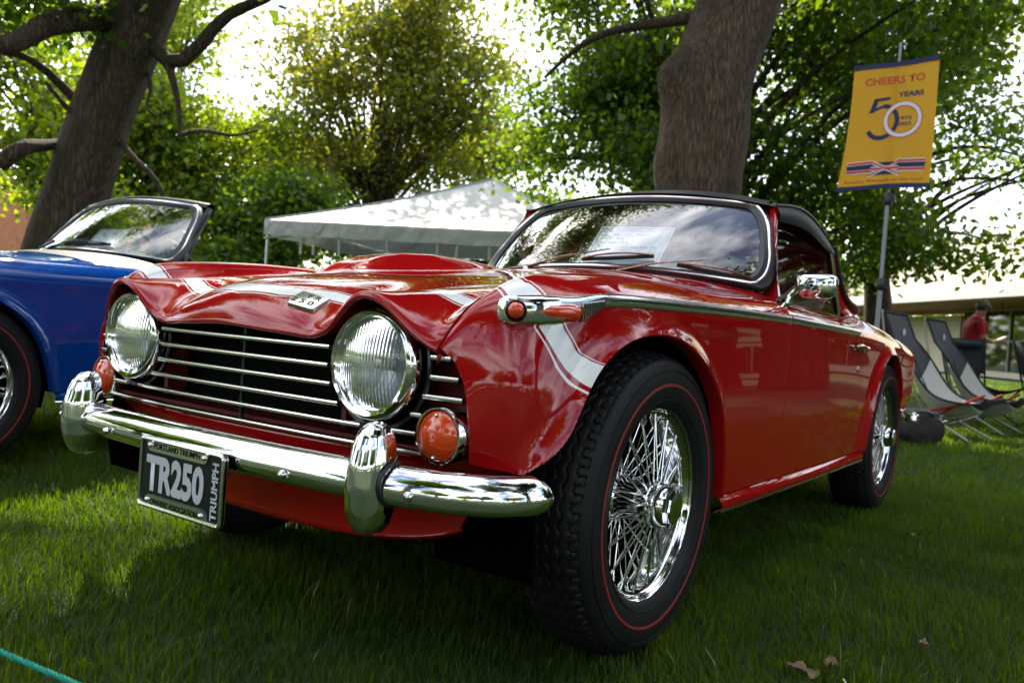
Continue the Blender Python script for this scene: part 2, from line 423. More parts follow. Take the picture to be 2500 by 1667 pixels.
# ------------------------------------------------------------------ car: panel surfaces
# car frame: origin on the ground under the front axle, nose to -Y, the car's left to +X
WB = 2.238
RAILS = np.array([
 # grille edge          nose                corner              -.42               -.30               -.10              .15               .45               .79
 [(.526,-.544,.631),(.531,-.524,.660),(.537,-.495,.696),(.542,-.42,.741),(.543,-.30,.766),(.544,-.1,.784),(.545,.15,.794),(.549,.45,.801),(.568,.79,.812)],
 [(.531,-.541,.628),(.542,-.518,.668),(.553,-.488,.709),(.565,-.42,.755),(.572,-.30,.781),(.575,-.1,.798),(.578,.15,.806),(.585,.45,.811),(.600,.79,.815)],
 [(.538,-.537,.621),(.563,-.511,.658),(.589,-.481,.701),(.616,-.42,.741),(.641,-.30,.764),(.651,-.1,.779),(.654,.15,.785),(.659,.45,.789),(.665,.79,.793)],
 [(.547,-.532,.613),(.577,-.511,.640),(.608,-.481,.675),(.646,-.42,.709),(.681,-.30,.732),(.694,-.1,.741),(.696,.15,.746),(.698,.45,.750),(.699,.79,.753)],
 [(.565,-.527,.585),(.600,-.511,.598),(.638,-.483,.615),(.670,-.42,.641),(.693,-.30,.662),(.697,-.1,.680),(.700,.15,.685),(.702,.45,.690),(.703,.79,.690)],
 [(.578,-.525,.546),(.608,-.510,.549),(.649,-.483,.553),(.683,-.42,.560),(.694,-.30,.568),(.699,-.1,.575),(.701,.15,.580),(.703,.45,.580),(.703,.79,.580)],
 [(.585,-.521,.490),(.610,-.506,.490),(.648,-.479,.490),(.682,-.42,.488),(.694,-.30,.484),(.698,-.1,.480),(.700,.15,.480),(.700,.45,.480),(.700,.79,.480)],
 [(.583,-.512,.440),(.603,-.498,.436),(.636,-.470,.430),(.670,-.42,.415),(.684,-.30,.375),(.688,-.1,.335),(.688,.15,.305),(.686,.45,.297),(.684,.79,.297)],
])
ARCH_F = np.array([(-.480,.395),(-.471,.423),(-.428,.468),(-.371,.550),(-.315,.615),(-.244,.657),(-.159,.678),(-.083,.683),(.002,.677),(.084,.655),(.178,.607),(.251,.539),(.303,.450),(.333,.37),(.352,.295),(.356,.250)])
ARCH_R = np.array([(1.825,.270),(1.829,.315),(1.850,.460),(1.905,.555),(1.988,.628),(2.09,.671),(2.166,.677),(2.245,.663),(2.325,.620),(2.40,.548),(2.455,.46),(2.485,.37),(2.49,.33)])
SIDE_Y = [.79, 1.2, 1.655, 1.85, 2.1, 2.4, 2.7, 2.9, 2.985]
SIDE = np.array([
 [(.568,.812),(.588,.798),(.585,.792),(.570,.811),(.560,.802),(.550,.782),(.540,.757),(.525,.728),(.49,.69)],
 [(.600,.815),(.612,.803),(.612,.801),(.602,.816),(.595,.806),(.585,.787),(.575,.762),(.560,.733),(.53,.695)],
 [(.665,.793),(.669,.785),(.669,.779),(.666,.785),(.662,.772),(.655,.755),(.640,.732),(.620,.706),(.575,.675)],
 [(.699,.753),(.703,.749),(.704,.742),(.703,.733),(.701,.720),(.696,.703),(.683,.686),(.660,.662),(.605,.64)],
 [(.703,.690),(.708,.690),(.708,.680),(.706,.670),(.704,.660),(.698,.650),(.687,.635),(.667,.615),(.61,.59)],
 [(.703,.580),(.708,.580),(.708,.570),(.706,.560),(.704,.560),(.698,.550),(.687,.540),(.665,.530),(.605,.52)],
 [(.700,.480),(.704,.480),(.704,.470),(.703,.460),(.700,.455),(.690,.450),(.678,.450),(.650,.450),(.59,.45)],
 [(.684,.297),(.688,.297),(.688,.297),(.686,.297),(.680,.310),(.660,.360),(.645,.370),(.620,.380),(.57,.39)],
])
def tensor(C, nu, nv, ulen=None):
    """spline surface through control net C[rail, station]; returns P[nu along stations, nv across rails]"""
    du = np.linalg.norm(np.diff(C, axis=1), axis=2).mean(0); dv = np.linalg.norm(np.diff(C, axis=0), axis=2).mean(1)
    tu = np.r_[0, np.cumsum(du)]; tv = np.r_[0, np.cumsum(dv)]
    A = spl(tu, np.swapaxes(C, 0, 1), np.linspace(0, tu[-1], nu))       # [nu, rails,3]
    return np.swapaxes(spl(tv, np.swapaxes(A, 0, 1), np.linspace(0, tv[-1], nv)), 0, 1)
def arch_radius(A, c):
    th = np.arctan2(A[:, 1] - c[1], A[:, 0] - c[0]); rr = np.hypot(A[:, 0] - c[0], A[:, 1] - c[1])
    th = np.where(th < -PI / 2, th + 2 * PI, th)
    o = np.argsort(th); th, rr = th[o], rr[o]
    def f(t):
        t = np.where(t < -PI / 2, t + 2 * PI, t)
        return np.where((t < th[0]) | (t > th[-1]), 9.0 * (abs(np.sin(t)) > .35) + np.interp(t, th, rr), spl(th, rr, np.clip(t, th[0], th[-1]).ravel()).reshape(t.shape))
    return f, th
def cut_arch(P, A, c, flare=.022, fw=.055):
    """trim a side panel grid along the wheel arch and raise its flared lip"""
    P = P.copy(); nu, nv = P.shape[:2]
    f, thr = arch_radius(A, c)
    dy, dz = P[..., 1] - c[0], P[..., 2] - c[1]
    th = np.arctan2(dz, dy); rho = np.hypot(dy, dz); Rr = f(th)
    side = P[..., 0] > .55
    ins = (rho < Rr) & side
    keep = []; snap = np.zeros((nu, nv), bool)
    for i in range(nu - 1):
        for j in range(nv - 1):
            k = int(ins[i, j]) + int(ins[i + 1, j]) + int(ins[i, j + 1]) + int(ins[i + 1, j + 1])
            if k == 4: continue
            keep.append((i, j))
            if k:
                for a, b in ((i, j), (i + 1, j), (i, j + 1), (i + 1, j + 1)):
                    if ins[a, b]: snap[a, b] = True
    s = snap & (Rr < 2)
    P[..., 1] = np.where(s, c[0] + Rr * np.cos(th), P[..., 1]); P[..., 2] = np.where(s, c[1] + Rr * np.sin(th), P[..., 2])
    dy, dz = P[..., 1] - c[0], P[..., 2] - c[1]; d = np.clip(np.hypot(dy, dz) - np.minimum(Rr, 2), 0, None)
    P[..., 0] += np.where(side & (Rr < 2), flare * np.clip(1 - d / fw, 0, 1) ** 2, 0)
    B = P[s]; tb = th[s]; tb = np.where(tb < -PI / 2, tb + 2 * PI, tb); o = np.argsort(tb); B = B[o]
    # thin out and order the rim
    out = [B[0]]
    for b in B[1:]:
        if np.linalg.norm(b - out[-1]) > .006: out.append(b)
    return P, keep, np.array(out)
def panel(mb, P, keep=None, mirror=False, mi=0):
    nu, nv = P.shape[:2]; Q = P.reshape(-1, 3).copy()
    if mirror: Q[:, 0] *= -1
    if keep is None: keep = [(i, j) for i in range(nu - 1) for j in range(nv - 1)]
    F = []
    for i, j in keep:
        q = (i * nv + j, i * nv + j + 1, (i + 1) * nv + j + 1, (i + 1) * nv + j)
        F.append(q[::-1] if mirror else q)
    used = np.unique(np.array(F).ravel()); mp_ = -np.ones(len(Q), int); mp_[used] = np.arange(len(used))
    mb.add(Q[used], [tuple(mp_[list(q)]) for q in F], mi)
    return used
def lip_strip(mb, B, c, mirror=False, depth=.035, mi=0):
    r = np.stack([0 * B[:, 0], B[:, 1] - c[0], B[:, 2] - c[1]], -1); r /= np.linalg.norm(r, axis=1)[:, None]
    ex = np.array([1, 0, 0.])
    G = np.stack([B, B - r * .003 - ex * .0015, B - r * .005 - ex * .006, B - r * .005 - ex * depth], 1)
    if mirror: G = G * [-1, 1, 1]
    mb.grid(G, mi, flip=mirror)
# bonnet control rails: x, then (y, z) from the lip back to the scuttle
BON = [
 (0.000, [(-.598,.648),(-.591,.668),(-.575,.690),(-.54,.716),(-.48,.738),(-.40,.753),(-.25,.774),(0,.80),(.2,.82),(.4,.84),(.60,.86)]),
 (0.110, [(-.592,.643),(-.585,.662),(-.567,.684),(-.53,.708),(-.47,.731),(-.40,.746),(-.25,.770),(0,.797),(.2,.817),(.4,.837),(.60,.857)]),
 (0.190, [(-.581,.638),(-.574,.653),(-.553,.673),(-.51,.697),(-.45,.719),(-.38,.738),(-.25,.764),(0,.793),(.2,.813),(.4,.833),(.60,.853)]),
 (0.241, [(-.573,.637),(-.566,.648),(-.545,.664),(-.51,.684),(-.45,.707),(-.38,.729),(-.25,.758),(0,.790),(.2,.810),(.4,.829),(.60,.850)]),
 (0.285, [(-.575,.654),(-.568,.663),(-.545,.673),(-.51,.687),(-.45,.708),(-.38,.728),(-.25,.756),(0,.788),(.2,.807),(.4,.827),(.60,.847)]),
 (0.335, [(-.585,.696),(-.578,.702),(-.55,.706),(-.51,.711),(-.45,.721),(-.38,.733),(-.25,.754),(0,.784),(.2,.804),(.4,.823),(.60,.843)]),
 (0.384, [(-.590,.7155),(-.583,.720),(-.55,.722),(-.51,.725),(-.45,.731),(-.38,.739),(-.25,.754),(0,.781),(.2,.800),(.4,.818),(.60,.838)]),
 (0.430, [(-.585,.702),(-.578,.708),(-.55,.711),(-.51,.715),(-.45,.723),(-.38,.733),(-.25,.750),(0,.776),(.2,.794),(.4,.811),(.60,.831)]),
 (0.470, [(-.570,.668),(-.563,.676),(-.54,.684),(-.50,.694),(-.45,.707),(-.38,.722),(-.25,.744),(0,.772),(.2,.79),(.4,.806),(.60,.826)]),
 (0.500, [(-.556,.644),(-.549,.654),(-.53,.668),(-.50,.682),(-.45,.703),(-.38,.722),(-.25,.747),(0,.774),(.2,.79),(.4,.805),(.60,.822)]),
 (0.540, [(-.545,.632),(-.538,.645),(-.522,.667),(-.497,.696),(-.45,.725),(-.38,.748),(-.25,.769),(0,.787),(.2,.795),(.4,.799),(.60,.806)]),
]
def bonnet_grid(nx=181, ny=150, bulge=True):
    k = np.linspace(0, 1, 11); w = np.linspace(0, 1, ny)
    rows = []
    for x, yz in BON:
        a = np.array(yz); Y, Z = a[:, 0], a[:, 1]
        q = spl(k, a, w)
        xx = np.full(ny, x)
        if x > .53: xx = np.interp(q[:, 0], [-.545, -.50, -.42, 0, .6], [.522, .5325, .5365, .5385, .545])
        rows.append(np.stack([xx, q[:, 0], q[:, 1]], -1))
    rows = np.array(rows)
    full = np.concatenate([rows[:0:-1] * [-1, 1, 1], rows])
    xs = np.r_[-np.array([b[0] for b in BON])[:0:-1], [b[0] for b in BON]]
    P = spl(xs, full, np.linspace(xs[0], xs[-1], nx))
    if bulge:
        hb = np.interp(P[..., 1], [-.13, -.10, -.06, 0, .09, .2, .37, .53, .60], [0, .008, .028, .043, .052, .050, .034, .010, 0])
        d = np.abs(P[..., 0] + .215)
        P[..., 2] += hb * (1 - sstep(.05, .135, d))
    return P          # [x, y]
def band_attr(P):
    """-0.2..1.2 across the painted nose band with its two pinstripes, measured in the car's own frame"""
    x, y, z = np.abs(P[..., 0]), P[..., 1], P[..., 2]
    yf = np.interp(x, BX, BF); yr = np.interp(x, BX, BR_)
    sd = x > .60
    yf = np.where(sd, np.interp(z, BZF[0], BZF[1]), yf); yr = np.where(sd, np.interp(z, BZR[0], BZR[1]), yr)
    return (y - yf) / (yr - yf) * 1.4 - .2
BX = [0, .1, .14, .18, .264, .307, .348, .40, .472, .52, .557, .589, .60]
BF = [-.562, -.548, -.530, -.506, -.482, -.473, -.462, -.445, -.440, -.443, -.447, -.461, -.463]
BR_ = [-.515, -.500, -.482, -.456, -.426, -.416, -.400, -.383, -.376, -.379, -.385, -.398, -.402]
BZF = ([.50, .53, .554, .570, .585, .612, .641, .669, .719, .730, .74], [-.14, -.25, -.331, -.363, -.390, -.414, -.426, -.439, -.457, -.458, -.458])
BZR = ([.50, .585, .600, .616, .625, .639, .660, .678, .734, .745, .757], [0.0, -.18, -.235, -.282, -.317, -.350, -.366, -.380, -.398, -.398, -.398])
def set_attr(me, name, vals):
    at = me.attributes.new(name, 'FLOAT', 'POINT'); at.data.foreach_set('value', np.ascontiguousarray(vals, np.float32))
def scr(a, b):
    """windscreen surface: a -1..1 across, b 0..1 up (chrome bead corners at a=+-1, b=0/1)"""
    a = np.asarray(a, float); b = np.asarray(b, float)
    B = np.stack([.577 * a, .811 + .178 * a ** 2, .891 - .038 * a ** 2], -1); T = np.stack([.472 * a, 1.121 + .068 * a ** 2, 1.170 - .033 * a ** 2], -1)
    P = B + (T - B) * b[..., None]
    bow = (b * (1 - b))[..., None] * 4 * .012
    return P + bow * np.array([0, -.74, .67])
def rrect(n=26, r=(.105, .389), inset=(0, 0)):
    """rounded rectangle in (a,b)"""
    pts = []; ax, bx = 1 - inset[0], inset[1]
    for ca, cb, t0 in ((ax - r[0], 1 - bx - r[1], 0), (-ax + r[0], 1 - bx - r[1], PI / 2), (-ax + r[0], bx + r[1], PI), (ax - r[0], bx + r[1], 3 * PI / 2)):
        for t in np.linspace(t0, t0 + PI / 2, n): pts.append((ca + r[0] * math.cos(t), cb + r[1] * math.sin(t)))
    P = np.array(pts + pts[:1]); d = np.r_[0, np.cumsum(np.linalg.norm(np.diff(P, axis=0), axis=1))]
    q = np.linspace(0, d[-1], 161)[:-1]
    return np.stack([np.interp(q, d, P[:, 0]), np.interp(q, d, P[:, 1])], -1)
# ------------------------------------------------------------------ car: assembly
CACHE = {}
def shared(key, fn):
    if key not in CACHE: CACHE[key] = fn()
    return CACHE[key]
def mk_wing(mirror):
    P = tensor(RAILS, 190, 130); P, keep, B = cut_arch(P, ARCH_F, (-.06, .33))
    P[:, :, 1] = np.minimum(P[:, :, 1], .788)
    mb = MB(); used = panel(mb, P, keep, mirror); nb = len(used)
    lip_strip(mb, B, (-.06, .33), mirror)
    G0 = P[:, 0]; mb.grid(np.stack([G0, G0 - [.002, 0, .004], G0 - [.004, 0, .03]], 1) * ([-1, 1, 1] if mirror else [1, 1, 1]), flip=not mirror)   # seam flange
    G1 = P[0, :]; mb.grid(np.stack([G1, G1 + [-.003, .001, 0], G1 + [-.006, .006, 0], G1 + [-.006, .04, 0]], 1) * ([-1, 1, 1] if mirror else [1, 1, 1]), flip=mirror)  # grille edge return
    G2 = P[-1, :]; mb.grid(np.stack([G2, G2 + [-.002, .002, 0], G2 + [-.02, .002, 0]], 1) * ([-1, 1, 1] if mirror else [1, 1, 1]), flip=not mirror)
    me = mb.mesh('front_wing', True, 60)
    V = np.concatenate(mb.v); set_attr(me, 'band', band_attr(V))
    return me
def mk_bonnet():
    P = bonnet_grid(); P = P[:, :]
    mb = MB(); mb.grid(P, flip=False)
    Lp = P[:, 0]      # rolled front lip
    mb.grid(np.stack([Lp, Lp + [0, -.003, -.004], Lp + [0, -.001, -.009], Lp + [0, .006, -.011], Lp + [0, .05, -.004]], 0), flip=False)
    for e, fl in ((P[0], False), (P[-1], True)): mb.grid(np.stack([e, e + [0, 0, -.004], e + [0, 0, -.02]], 0), flip=fl)
    e = P[:, -1]; mb.grid(np.stack([e, e + [0, .002, -.003], e + [0, .002, -.02]], 0), flip=True)
    me = mb.mesh('bonnet', True, 70); V = np.concatenate(mb.v); set_attr(me, 'band', band_attr(V)); return me
def side_grid(y0, y1, n, nv=90):
    C = np.stack([np.stack([SIDE[r][:, 0], np.array(SIDE_Y), SIDE[r][:, 1]], -1) for r in range(8)])
    A = spl(np.array(SIDE_Y), np.swapaxes(C, 0, 1), np.linspace(y0, y1, n))
    dv = np.linalg.norm(np.diff(C, axis=0), axis=2).mean(1); tv = np.r_[0, np.cumsum(dv)]
    return np.swapaxes(spl(tv, np.swapaxes(A, 0, 1), np.linspace(0, tv[-1], nv)), 0, 1)
def edge_ret(mb, G, sgn, mirror):
    K = [-1, 1, 1] if mirror else [1, 1, 1]
    mb.grid(np.stack([G, G + [-.002, .002 * sgn, 0], G + [-.02, .002 * sgn, 0]], 1) * K, flip=(sgn > 0) ^ mirror)
def mk_door(mirror):
    P = side_grid(.794, 1.652, 60); mb = MB(); panel(mb, P, None, mirror)
    edge_ret(mb, P[0], -1, mirror); edge_ret(mb, P[-1], 1, mirror)
    G = P[:, 0]; mb.grid(np.stack([G, G - [.004, 0, .002], G - [.006, 0, .05]], 1) * ([-1, 1, 1] if mirror else [1, 1, 1]), flip=not mirror)
    return mb.mesh('door', True, 60)
def mk_rear_wing(mirror):
    P = side_grid(1.658, 2.985, 130); P, keep, B = cut_arch(P, ARCH_R, (2.16, .33)); mb = MB(); panel(mb, P, keep, mirror)
    lip_strip(mb, B, (2.16, .33), mirror); edge_ret(mb, P[0], -1, mirror)
    return mb.mesh('rear_wing', True, 60)
def mk_deck():
    # boot lid and tail between the rear wings
    P = side_grid(1.70, 2.985, 60)[:, 0]
    xs = np.linspace(-1, 1, 25)
    G = np.array([[(p[0] * x, p[1], p[2] + .045 * (1 - x * x)) for x in xs] for p in P]); mb = MB(); mb.grid(G, flip=True)
    Q = side_grid(2.985, 2.985, 2)[0]
    mb.grid(np.array([[(q[0] * x, q[1] + .03 * (1 - x * x), q[2] + .04 * (1 - x * x) * (i == 0)) for x in xs] for i, q in enumerate(Q[::6])]), flip=True)
    return mb.mesh('boot_lid', True, 60)
def mk_scuttle():
    xs = np.linspace(-1, 1, 61); Bn = bonnet_grid(61, 20, False)[:, -1]
    rows = []
    for k in np.linspace(0, 1, 16):
        row = []
        for i, a in enumerate(xs):
            f = Bn[i] + [0, .006, 0]; r = np.array([.600 * a, .792 + .186 * a ** 2, .882 - .062 * abs(a) ** 3])
            p = f + (r - f) * k; p[2] += .006 * math.sin(PI * k) * (1 - abs(a) ** 4); row.append(p)
        rows.append(row)
    mb = MB(); mb.grid(np.array(rows), flip=True); return mb.mesh('scuttle', True, 60)
def mk_valance():
    xs = np.linspace(-1, 1, 81); ax = np.abs(xs)
    yb = -.545 + .085 * ax ** 2.6
    zb = .245 + .030 * ax ** 2 + .075 * ax ** 6
    lv = [(0, .022), (.03, .006), (.09, 0), (.25, .016), (.5, .036), (.75, .050), (.93, .056), (.97, .054), (1.0, .060), (1.005, .075)]
    rows = [np.stack([xs * .605, yb + o, .447 + (zb - .447) * k], -1) for k, o in lv] + [np.stack([xs * .605, yb + .13, zb + .02], -1)]
    mb = MB(); mb.grid(np.array(rows)); return mb.mesh('front_valance', True, 60)
def mk_tyre():
    th = np.linspace(0, 2 * PI, 56 * 12 + 1)[:-1]
    side = [(.060, .198), (.068, .204), (.076, .214), (.0825, .232), (.0855, .252), (.0855, .268), (.083, .283), (.0785, .296), (.0745, .303)]
    tread = np.linspace(.0705, -.0705, 72)
    prof = side + [(x, .3245 - .0175 * (abs(x) / .0705) ** 2.4) for x in tread] + [(-a, b) for a, b in side[::-1]]
    prof = np.array(prof); X = np.repeat(prof[:, 0][:, None], len(th), 1); Rr = np.repeat(prof[:, 1][:, None], len(th), 1)
    i0, i1 = len(side), len(side) + 72
    ph = th * 56
    for c0, amp in ((.0575, .0085), (-.0575, .0085)):
        g = c0 + amp * np.tanh(2.6 * np.sin(ph + (0 if c0 > 0 else PI)))
        slope = np.abs(np.cos(ph)) * 2.6 / np.cosh(2.6 * np.sin(ph)) ** 2
        d = np.abs(X[i0:i1] - g) / (1 + 1.6 * slope)
        Rr[i0:i1] -= .0040 * (1 - sstep(.0010, .0024, d))
    for c0 in (-.032, -.011, .011, .032):
        g = c0 + .0035 * np.sin(ph)
        Rr[i0:i1] -= .0045 * (1 - sstep(.0012, .0024, np.abs(X[i0:i1] - g)))
    P = np.stack([X, Rr * np.cos(th), Rr * np.sin(th)], -1)
    mb = MB(); mb.grid(P, wrap_v=True, flip=True)
    for rr, xx in ((.222, .0795), (.2845, .0836)):      # moulded ridges
        mb.lathe([(xx - .002, rr - .0018), (xx + .001, rr - .001), (xx + .001, rr + .001), (xx - .002, rr + .0018)][::-1], 96)
    return mb.mesh('tyre', True, 50)
def mk_redline():
    mb = MB(); mb.lathe([(.0838, .2500), (.0866, .2508), (.0868, .2555), (.0845, .2568)][::-1], 120); return mb.mesh('red_line', True, 60)
def mk_rim():
    mb = MB()
    mb.lathe([(.050, .196), (.064, .200), (.0695, .2065), (.0705, .2095), (.0690, .2105), (.0665, .2085), (.0660, .2040), (.0600, .1990), (.0540, .1965), (.0500, .1935), (.0480, .1885), (.036, .1870), (.020, .1790), (-.030, .1740), (-.055, .1850), (-.068, .2000)][::-1], 96)
    return mb.mesh('rim', True, 40)
def mk_spokes():
    mb = MB()
    for k in range(18):
        for s in (-1, 1):
            for (hx, hr, rx, rr, off) in ((.066, .043, .046, .1885, 15), (-.012, .050, .006, .177, 22)):
                a = k * 2 * PI / 18 + (0 if s > 0 else PI / 18); b = a + s * R(off)
                p0 = np.array([hx, hr * math.cos(a), hr * math.sin(a)]); p1 = np.array([rx, rr * math.cos(b), rr * math.sin(b)])
                d = (p1 - p0)
                mb.tube([p0, p1], .0020 if hx > 0 else .0014, 5, False); mb.tube([p0 + d * .90, p1], [.0026, .0042], 6, False)
    return mb.mesh('spokes', True, 60)
def mk_hub():
    mb = MB()
    mb.lathe([(-.05, .045), (-.05, .052), (-.02, .056), (-.012, .050), (-.005, .044), (.048, .040), (.055, .046), (.062, .0495), (.070, .0495), (.073, .044), (.076, .040)][::-1], 40)
    n = 60; a = np.arange(n) * 2 * PI / n; rr = .0455 + .0022 * (np.arange(n) % 2)
    mb.loft([np.stack([np.full(n, x), rr * np.cos(a), rr * np.sin(a)], -1) for x in (.071, .082)], flip=False)
    # octagonal knock-off nut
    def ring(x, r0, oct_):
        a = np.arange(48) * 2 * PI / 48
        o = r0 * math.cos(PI / 8) / np.cos((a % (PI / 4)) - PI / 8); r = r0 * (1 - oct_) + o * oct_
        return np.stack([np.full(48, x), r * np.cos(a), r * np.sin(a)], -1)
    mb.loft([ring(.078, .041, 0), ring(.082, .043, 0), ring(.096, .0425, 0), ring(.101, .0405, .3), ring(.103, .037, 1), ring(.116, .036, 1), ring(.119, .033, .8), ring(.120, .020, 0)], flip=False)
    return mb.mesh('hub', True, 28)
def mk_drum():
    mb = MB(); mb.lathe([(-.09, .02), (-.09, .165), (-.040, .172), (-.034, .160), (-.032, .05), (-.02,.045)][::-1], 40); return mb.mesh('brake_disc', True, 40)  # brake disc enlarged as a black backing for the shade behind the spokes
def wheel(parent, x, y, left, paintless=True):
    w = link('wheel', shared('drum', mk_drum), M['under'], parent)
    w.location = (x if left else -x, y, .325); w.rotation_euler = (random.uniform(0, .5), 0, 0 if left else PI)
    for k, fn, m in (('tyre', mk_tyre, M['rubber']), ('red_line', mk_redline, M['redline']), ('rim', mk_rim, M['chrome']), ('spokes', mk_spokes, M['spoke']), ('hub', mk_hub, M['chrome'])):
        o = link(k, shared(k, fn), m, w)
        if k == 'spokes': o['kind'] = 'stuff'
    return w
def mk_bumper():
    pl = [(0, -.632), (.20, -.628), (.40, -.612), (.50, -.598), (.575, -.577), (.633, -.545), (.672, -.500), (.690, -.452), (.693, -.432)]
    full = [(-x, y) for x, y in pl[:0:-1]] + pl
    P = path([(x, y, .400) for x, y in full], 160); T = np.gradient(P, axis=0); T /= np.linalg.norm(T, axis=1)[:, None]
    Nn = np.stack([T[:, 1], -T[:, 0], 0 * T[:, 0]], -1)
    s = np.r_[0, np.cumsum(np.linalg.norm(np.diff(P, axis=0), axis=1))]; e = np.minimum(s, s[-1] - s); k = np.sqrt(np.clip(1 - (1 - np.clip(e / .05, 0, 1)) ** 2, 0.0004, 1))
    prof = [(-.0325, .004), (-.0335, .011), (-.0310, .020), (-.0255, .0265), (-.018, .0305), (-.009, .0320), (.001, .0310), (.011, .0275), (.020, .0220), (.0275, .0150), (.0325, .0070), (.0335, .002), (.028, -.002), (0, .002), (-.028, .000)]
    G = np.array([[P[i] + Nn[i] * d * (.35 + .65 * k[i]) + np.array([0, 0, h * k[i]]) for h, d in prof] for i in range(len(P))])
    mb = MB(); mb.loft(G, flip=True); return mb.mesh('front_bumper', True, 45)
def mk_overrider():
    zs = [-.090, -.085, -.072, -.048, -.012, .030, .060, .078, .089, .0955, .098]
    hw = [.010, .021, .030, .0365, .0385, .0365, .032, .027, .020, .012, .004]
    fr = [.020, .032, .044, .055, .060, .057, .049, .041, .031, .021, .010]
    bk = [.015, .006, .001, -.002, -.004, -.004, -.002, .000, .002, .004, .006]
    zs, hw, fr, bk = [np.interp(np.linspace(0, 10, 41), np.arange(11), a) for a in (zs, hw, fr, bk)]
    rings = []
    for z, h, f, b in zip(zs, hw, fr, bk):
        a = np.linspace(0, PI, 19); rg = [(h * math.cos(t), -(b + (f - b) * math.sin(t) ** .8), z) for t in a]
        rg += [(-h * .96, -b + .012, z), (h * .96, -b + .012, z)]
        rings.append(rg)
    mb = MB(); mb.loft(rings, flip=False); return mb.mesh('overrider', True, 40)
def mk_domed(r, d, seg=40, n=8):
    mb = MB(); pr = [(-d * (1 - (k / n) ** 2), r * k / n if k else .0005) for k in range(n + 1)]
    mb.lathe(pr, seg, 'y'); return mb
def lamp_frame(o, normal):
    return Vector(normal).to_track_quat('-Y', 'Z').to_euler()
def tube_on(pts, rad, seg=8, n=60, flat=None):
    mb = MB(); mb.tube(path(pts, n), rad, seg, flat=flat); return mb
def make_car(name, label, loc, rz, body, band, opts):
    """one roadster with all its parts; meshes are shared between cars"""
    K = empty(name, loc, rz); tag(K, label, 'car')
    bon = link('bonnet', shared('bonnet', mk_bonnet), band, K)
    for left in (True, False):
        s = 1 if left else -1
        wg = link('front_wing', shared('wing%d' % left, lambda: mk_wing(not left)), band, K)
        dr = link('door', shared('door%d' % left, lambda: mk_door(not left)), body, K)
        rw = link('rear_wing', shared('rwing%d' % left, lambda: mk_rear_wing(not left)), body, K)
        if opts.get('trim'):
            yq = np.linspace(-.31, .784, 60); Pw = tensor(RAILS, 400, 8)
            du = np.linalg.norm(np.diff(RAILS, axis=1), axis=2).mean(0); tu = np.r_[0, np.cumsum(du)]
            rail = spl(tu, RAILS[3], np.linspace(0, tu[-1], 500)); o = np.argsort(rail[:, 1]); rail = rail[o]
            def strip(ya, yb, src):
                y = np.linspace(ya, yb, 70); x = np.interp(y, src[:, 1], src[:, 0]); z = np.interp(y, src[:, 1], src[:, 2])
                pr = [(.0015, -.0125), (.0075, -.0105), (.0100, -.004), (.0100, .003), (.0065, .0095), (.000, .0125), (-.003, .0125), (-.004, -.0125)]
                G = np.array([[((x[i] + a) * s, y[i], z[i] + .002 + b) for a, b in pr] for i in range(70)])
                mb = MB(); mb.loft(G, flip=left); return mb
            strip(-.29, .784, rail).build('trim_strip', M['chrome_bar'], wg)
            C3 = np.stack([SIDE[3][:, 0], np.array(SIDE_Y), SIDE[3][:, 1]], -1); yy = np.linspace(.79, 1.66, 40); r3 = spl(np.array(SIDE_Y), C3, yy)
            strip(.797, 1.585, r3).build('trim_strip', M['chrome_bar'], dr)
            lp_ = side_lamp(wg, s)
            if s < 0: lp_.location = (.018, .022, 0)
        # handle and lock
        mb = MB(); mb.tube([(.706 * s, 1.50, .690), (.730 * s, 1.515, .693), (.737 * s, 1.56, .694), (.735 * s, 1.605, .692), (.709 * s, 1.628, .690)], [.007, .008, .010, .010, .008], 8, flat=.8)
        mb.lathe([(.704 * s, .0175), (.716 * s, .0165), (.722 * s, .012), (.723 * s, .001)], 16, 'x', (0, 1.628, .690))
        mb.build('door_handle', M['chrome'], dr)
        mb = MB(); mb.lathe([(.703 * s, .0125), (.712 * s, .0115), (.714 * s, .006), (.713 * s, .001)], 16, 'x', (0, 1.61, .613)); mb.build('door_lock', M['chrome'], dr)
        # sill
        ys = np.linspace(.36, 1.83, 30); pr = [(.672, .296), (.688, .293), (.700, .286), (.7035, .276), (.700, .264), (.690, .258), (.66, .255)]
        G = np.array([[((a + .004 * math.sin(PI * (y - .36) / 1.47)) * s, y, z) for a, z in pr] for y in ys]); mb = MB(); mb.grid(G, flip=not left)
        sl = mb.build('sill', body, K)
        mb = MB(); mb.tube([((.697 + .004 * math.sin(PI * (y - .36) / 1.47)) * s, y, .2595) for y in ys], .0042, 6); mb.build('sill_strip', M['chrome_bar'], sl)
        wheel(K, .620, 0, left); wheel(K, .615, WB, left)
        # seat
        mb = MB(); mb.box((.30 * s, 1.42, .42), (.42, .50, .14)); mb.box((.30 * s, 1.66, .60), (.42, .12, .42), (R(-14), 0, 0))
        st = mb.build('seat', M['vinyl'], K, True, 40)
        bv = st.modifiers.new('soft', 'BEVEL'); bv.width = .035; bv.segments = 3
    link('boot_lid', shared('deck', mk_deck), body, K)
    link('scuttle', shared('scuttle', mk_scuttle), opts.get('scuttle', body), K)
    link('front_valance', shared('valance', mk_valance), body, K)
    # inner shells, near black in place of shade: engine bay, wheel wells, tub and floor
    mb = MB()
    mb.box((0, -.18, .43), (.84, .46, .26)); mb.box((0, -.445, .54), (1.08, .012, .24)); mb.box((0, 1.18, .31), (1.26, 1.50, .06)); mb.box((0, .70, .52), (1.20, .03, .50))
